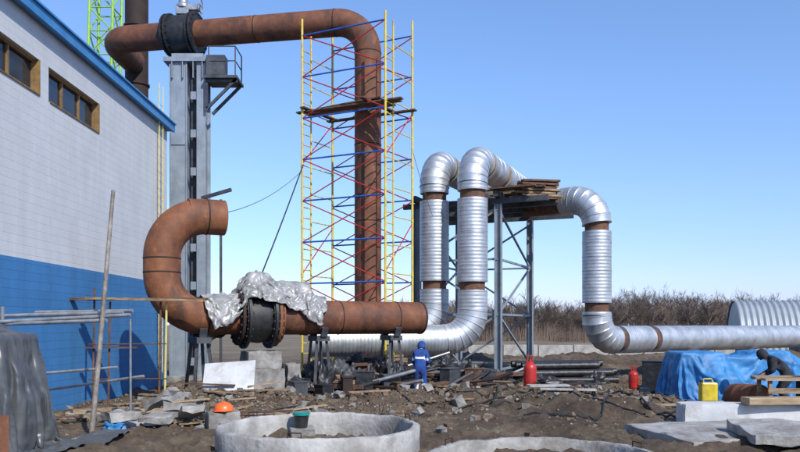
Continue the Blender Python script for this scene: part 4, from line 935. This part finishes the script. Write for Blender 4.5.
# ------------------------------------------------------------------ people
def person(J,name_label,loc,rz,mats,hat,stripes=False,scale=1.0):
    names=list(J.keys()); 
    edges=[("pelvis","spine"),("spine","chest"),("chest","neck"),("neck","jaw"),("jaw","brow"),("brow","crown")]
    for s in "LR": edges+=[("chest","sh"+s),("sh"+s,"el"+s),("el"+s,"wr"+s),("wr"+s,"pa"+s),("pelvis","hip"+s),("hip"+s,"kn"+s),("kn"+s,"an"+s),("an"+s,"toe"+s)]
    rad=dict(pelvis=.18,spine=.18,chest=.2,neck=.065,jaw=.075,brow=.098,crown=.07)
    for s in "LR": rad.update({"sh"+s:.105,"el"+s:.075,"wr"+s:.048,"pa"+s:.036,"hip"+s:.125,"kn"+s:.095,"an"+s:.07,"toe"+s:.05})
    V=[J[n] for n in names]; R_=[rad[n] for n in names]; Ed=[(names.index(a),names.index(b)) for a,b in edges]
    for s in "LR":
        pa=Vector(J["pa"+s]); wr=Vector(J["wr"+s]); f=(pa-wr).normalized(); side=f.cross(Vector((0,0,1))).normalized()
        for k,(off,l) in enumerate(((-.03,.06),(-.01,.075),(.012,.07),(.032,.055))):
            a=pa+side*off+f*.03; b=a+f*l*.6-Vector((0,0,.012)); c=b+f*l*.4-Vector((0,0,.03)); i0=len(V)
            V+= [tuple(a),tuple(b),tuple(c)]; R_+=[.011,.009,.008]; Ed+=[(names.index("pa"+s),i0),(i0,i0+1),(i0+1,i0+2)]
        a=pa+side*(.045 if s=="L" else -.045)-f*.01; i0=len(V); V+=[tuple(a),tuple(a+f*.04-Vector((0,0,.02)))]; R_+=[.012,.01]; Ed+=[(names.index("pa"+s),i0),(i0,i0+1)]
    me=bpy.data.meshes.new("person_body"); me.from_pydata([tuple(v) for v in V],Ed,[])
    ob=bpy.data.objects.new("person_body",me); COL.objects.link(ob)
    ob.modifiers.new("skin",'SKIN')
    sv=me.skin_vertices[0].data if me.skin_vertices else None
    if sv is None:
        bpy.context.view_layer.objects.active=ob
        bpy.ops.mesh.customdata_skin_add() ; sv=me.skin_vertices[0].data
    for i,r in enumerate(R_): sv[i].radius=(r,r*(.85 if i in (0,1,2) else 1))
    sv[0].use_root=True
    sb=ob.modifiers.new("sub",'SUBSURF'); sb.levels=2; sb.render_levels=2
    dg=bpy.context.evaluated_depsgraph_get(); ev=ob.evaluated_get(dg); nm=bpy.data.meshes.new_from_object(ev)
    bpy.data.objects.remove(ob)
    nm.materials.clear()
    for m in mats: nm.materials.append(m)
    hd=[Vector(J["jaw"]),Vector(J["brow"]),Vector(J["crown"])]
    for p in nm.polygons:
        c=p.center; k=0
        if min((c-h).length for h in hd)<.125 : k=1
        for s in "LR":
            if (c-Vector(J["pa"+s])).length<.1+.05*((c-Vector(J["wr"+s])).length>.09) and (c-Vector(J["wr"+s])).length>.05: k=1
            if (c-Vector(J["toe"+s])).length<.15 or (c-Vector(J["an"+s])).length<.11: k=2
            if stripes and abs((c-Vector(J["an"+s])).length-.25)<.03: k=3
        if stripes and k==0 and (c-Vector(J["spine"])).length<.26 and abs((c-Vector(J["spine"])).dot((Vector(J["chest"])-Vector(J["spine"])).normalized())-.06)<.03: k=3
        p.material_index=k
    for v in nm.vertices:
        if v.co.z<J["neck"][2]-.05 and v.co.z>.2: v.co+=v.normal*(.014*noise.noise(v.co*9)+.007*noise.noise(v.co*22))
    nm.shade_smooth()
    body=bpy.data.objects.new("person",nm); body.location=loc; body.rotation_euler=(0,0,rz); body.scale=(scale,)*3; COL.objects.link(body)
    meta(body,name_label,"person")
    br=Vector(J["brow"]); cn=Vector(J["crown"]); hu=(cn-br).normalized(); fw=Vector((0,1,0)); fw=(fw-hu*fw.dot(hu)).normalized(); rt_=fw.cross(hu)
    def child(mb,n,m):
        mm=mesh_of(mb,n,m,(0,0,0),True); o=bpy.data.objects.new(n,mm); COL.objects.link(o); o.parent=body; return o
    mb=MB(); mb.rings(br+fw*.085-hu*.03,(fw*.9-hu*.2),[(0,.018),(.03,.012),(.035,.002)],8); child(mb,"nose",mats[1])
    for s in (-1,1):
        mb=MB(); mb.rings(br+rt_*s*.09-hu*.02-fw*.01,rt_*s,[(0,.022),(.015,.028),(.02,.01)],10); child(mb,"ear",mats[1])
        mb=MB(); mb.rings(br+fw*.088+rt_*s*.035+hu*.0,fw,[(0,.011),(.006,.007),(.007,.001)],8); child(mb,"eye",clothblack)
    mb=MB(); mb.box(br+fw*.083-hu*.075,(.045,.012,.008)); child(mb,"mouth",rust_dark)
    q=br+hu*.02
    mb=MB().rings(q-hu*.11-fw*.035,hu,[(0,.115),(.06,.128),(.14,.127),(.2,.095),(.235,.04),(.24,.002)],20); child(mb,"hood",mats[0])
    return body
J1=dict(pelvis=(0,-.03,.9),spine=(0,.03,1.08),chest=(0,.13,1.29),neck=(0,.22,1.41),jaw=(0,.28,1.45),brow=(0,.33,1.52),crown=(0,.36,1.6))
for s,k in (("L",-1),("R",1)):
    J1.update({"sh"+s:(k*.17,.13,1.31),"el"+s:(k*.25,.13,1.04),"wr"+s:(k*.17,.31,.94),"pa"+s:(k*.13,.38,.92),"hip"+s:(k*.1,-.03,.84),"kn"+s:(k*.12,.08,.48),"an"+s:(k*.12,-.02,.09),"toe"+s:(k*.13,.16,.045)})
x,y=.59,22.0; person(J1,"worker in blue overalls with reflective strips, back turned",(x,y,gh(x,y)-.02),R(-12),[clothblue,skin,black,reflect],"hood",True,.97)
J2=dict(pelvis=(0,0,.84),spine=(0,.14,1.0),chest=(0,.34,1.18),neck=(0,.48,1.26),jaw=(0,.54,1.25),brow=(0,.6,1.29),crown=(0,.65,1.36))
for s,k in (("L",-1),("R",1)):
    J2.update({"sh"+s:(k*.19,.36,1.19),"el"+s:(k*.25,.36,.93),"wr"+s:(k*.15,.52,.84),"pa"+s:(k*.14,.6,.82),"hip"+s:(k*.1,0,.78),"kn"+s:(k*.14,.2,.46),"an"+s:(k*.15,-.05,.09),"toe"+s:(k*.16,.12,.045)})
x,y=9.4,17.9; person(J2,"hunched worker in black hooded jacket bending over the bench",(x,y,gh(x,y)+.1),R(70),[clothblack,skin,black,reflect],"hood")
block((9.4,17.9,gh(9.4,17.9)+.02),(.7,.6,.16),.2,"timber_pallet","low dark timber pallet the worker stands on","pallet",wood_d)

# ------------------------------------------------------------------ light, sky, camera
EL=40; AZ=148
sd_=Vector((math.sin(R(AZ))*math.cos(R(EL)),math.cos(R(AZ))*math.cos(R(EL)),math.sin(R(EL))))
w=bpy.data.worlds.new("World"); scene.world=w; w.use_nodes=True
nt=w.node_tree; bg=nt.nodes["Background"]; sky=nt.nodes.new("ShaderNodeTexSky"); sky.sky_type='NISHITA'; sky.sun_disc=False
sky.sun_elevation=R(EL); sky.sun_rotation=R(AZ); sky.air_density=1.0; sky.dust_density=0.2; sky.ozone_density=2.5; sky.altitude=0
tc=nt.nodes.new("ShaderNodeTexCoord"); sx=nt.nodes.new("ShaderNodeSeparateXYZ"); nt.links.new(tc.outputs["Generated"],sx.inputs[0])
rp=nt.nodes.new("ShaderNodeValToRGB"); nt.links.new(sx.outputs["Z"],rp.inputs[0]); e_=rp.color_ramp.elements
e_[0].position=0.0; e_[0].color=(.44,.48,.84,1); e_[1].position=.45; e_[1].color=(.74,.85,1,1)
q=e_.new(.06); q.color=(.54,.575,.82,1); q=e_.new(.16); q.color=(.63,.69,.87,1); q=e_.new(.3); q.color=(.71,.79,.95,1)
mx=nt.nodes.new("ShaderNodeMixRGB"); mx.blend_type='MULTIPLY'; mx.inputs[0].default_value=1
nt.links.new(sky.outputs[0],mx.inputs[1]); nt.links.new(rp.outputs[0],mx.inputs[2])
sc=nt.nodes.new("ShaderNodeVectorMath"); sc.operation='SCALE'; sc.inputs["Scale"].default_value=1.72
nt.links.new(mx.outputs[0],sc.inputs[0]); nt.links.new(sc.outputs[0],bg.inputs[0]); bg.inputs[1].default_value=0.13
sun=bpy.data.lights.new("sun",'SUN'); sun.energy=4.8; sun.angle=R(.5); sun.color=(1,.95,.87)
so=bpy.data.objects.new("sun",sun); so.rotation_euler=sd_.to_track_quat('Z','Y').to_euler(); COL.objects.link(so)
cam=bpy.data.cameras.new("camera"); co=bpy.data.objects.new("camera",cam); COL.objects.link(co)
cam.sensor_width=36; cam.lens=36*740/800; cam.shift_y=(325-226)/800; cam.clip_end=6000; cam.clip_start=.1
co.location=(0,0,2.2); co.rotation_euler=(R(90),0,0); scene.camera=co
scene.view_settings.view_transform='Standard'; scene.view_settings.look='None'; scene.view_settings.exposure=0
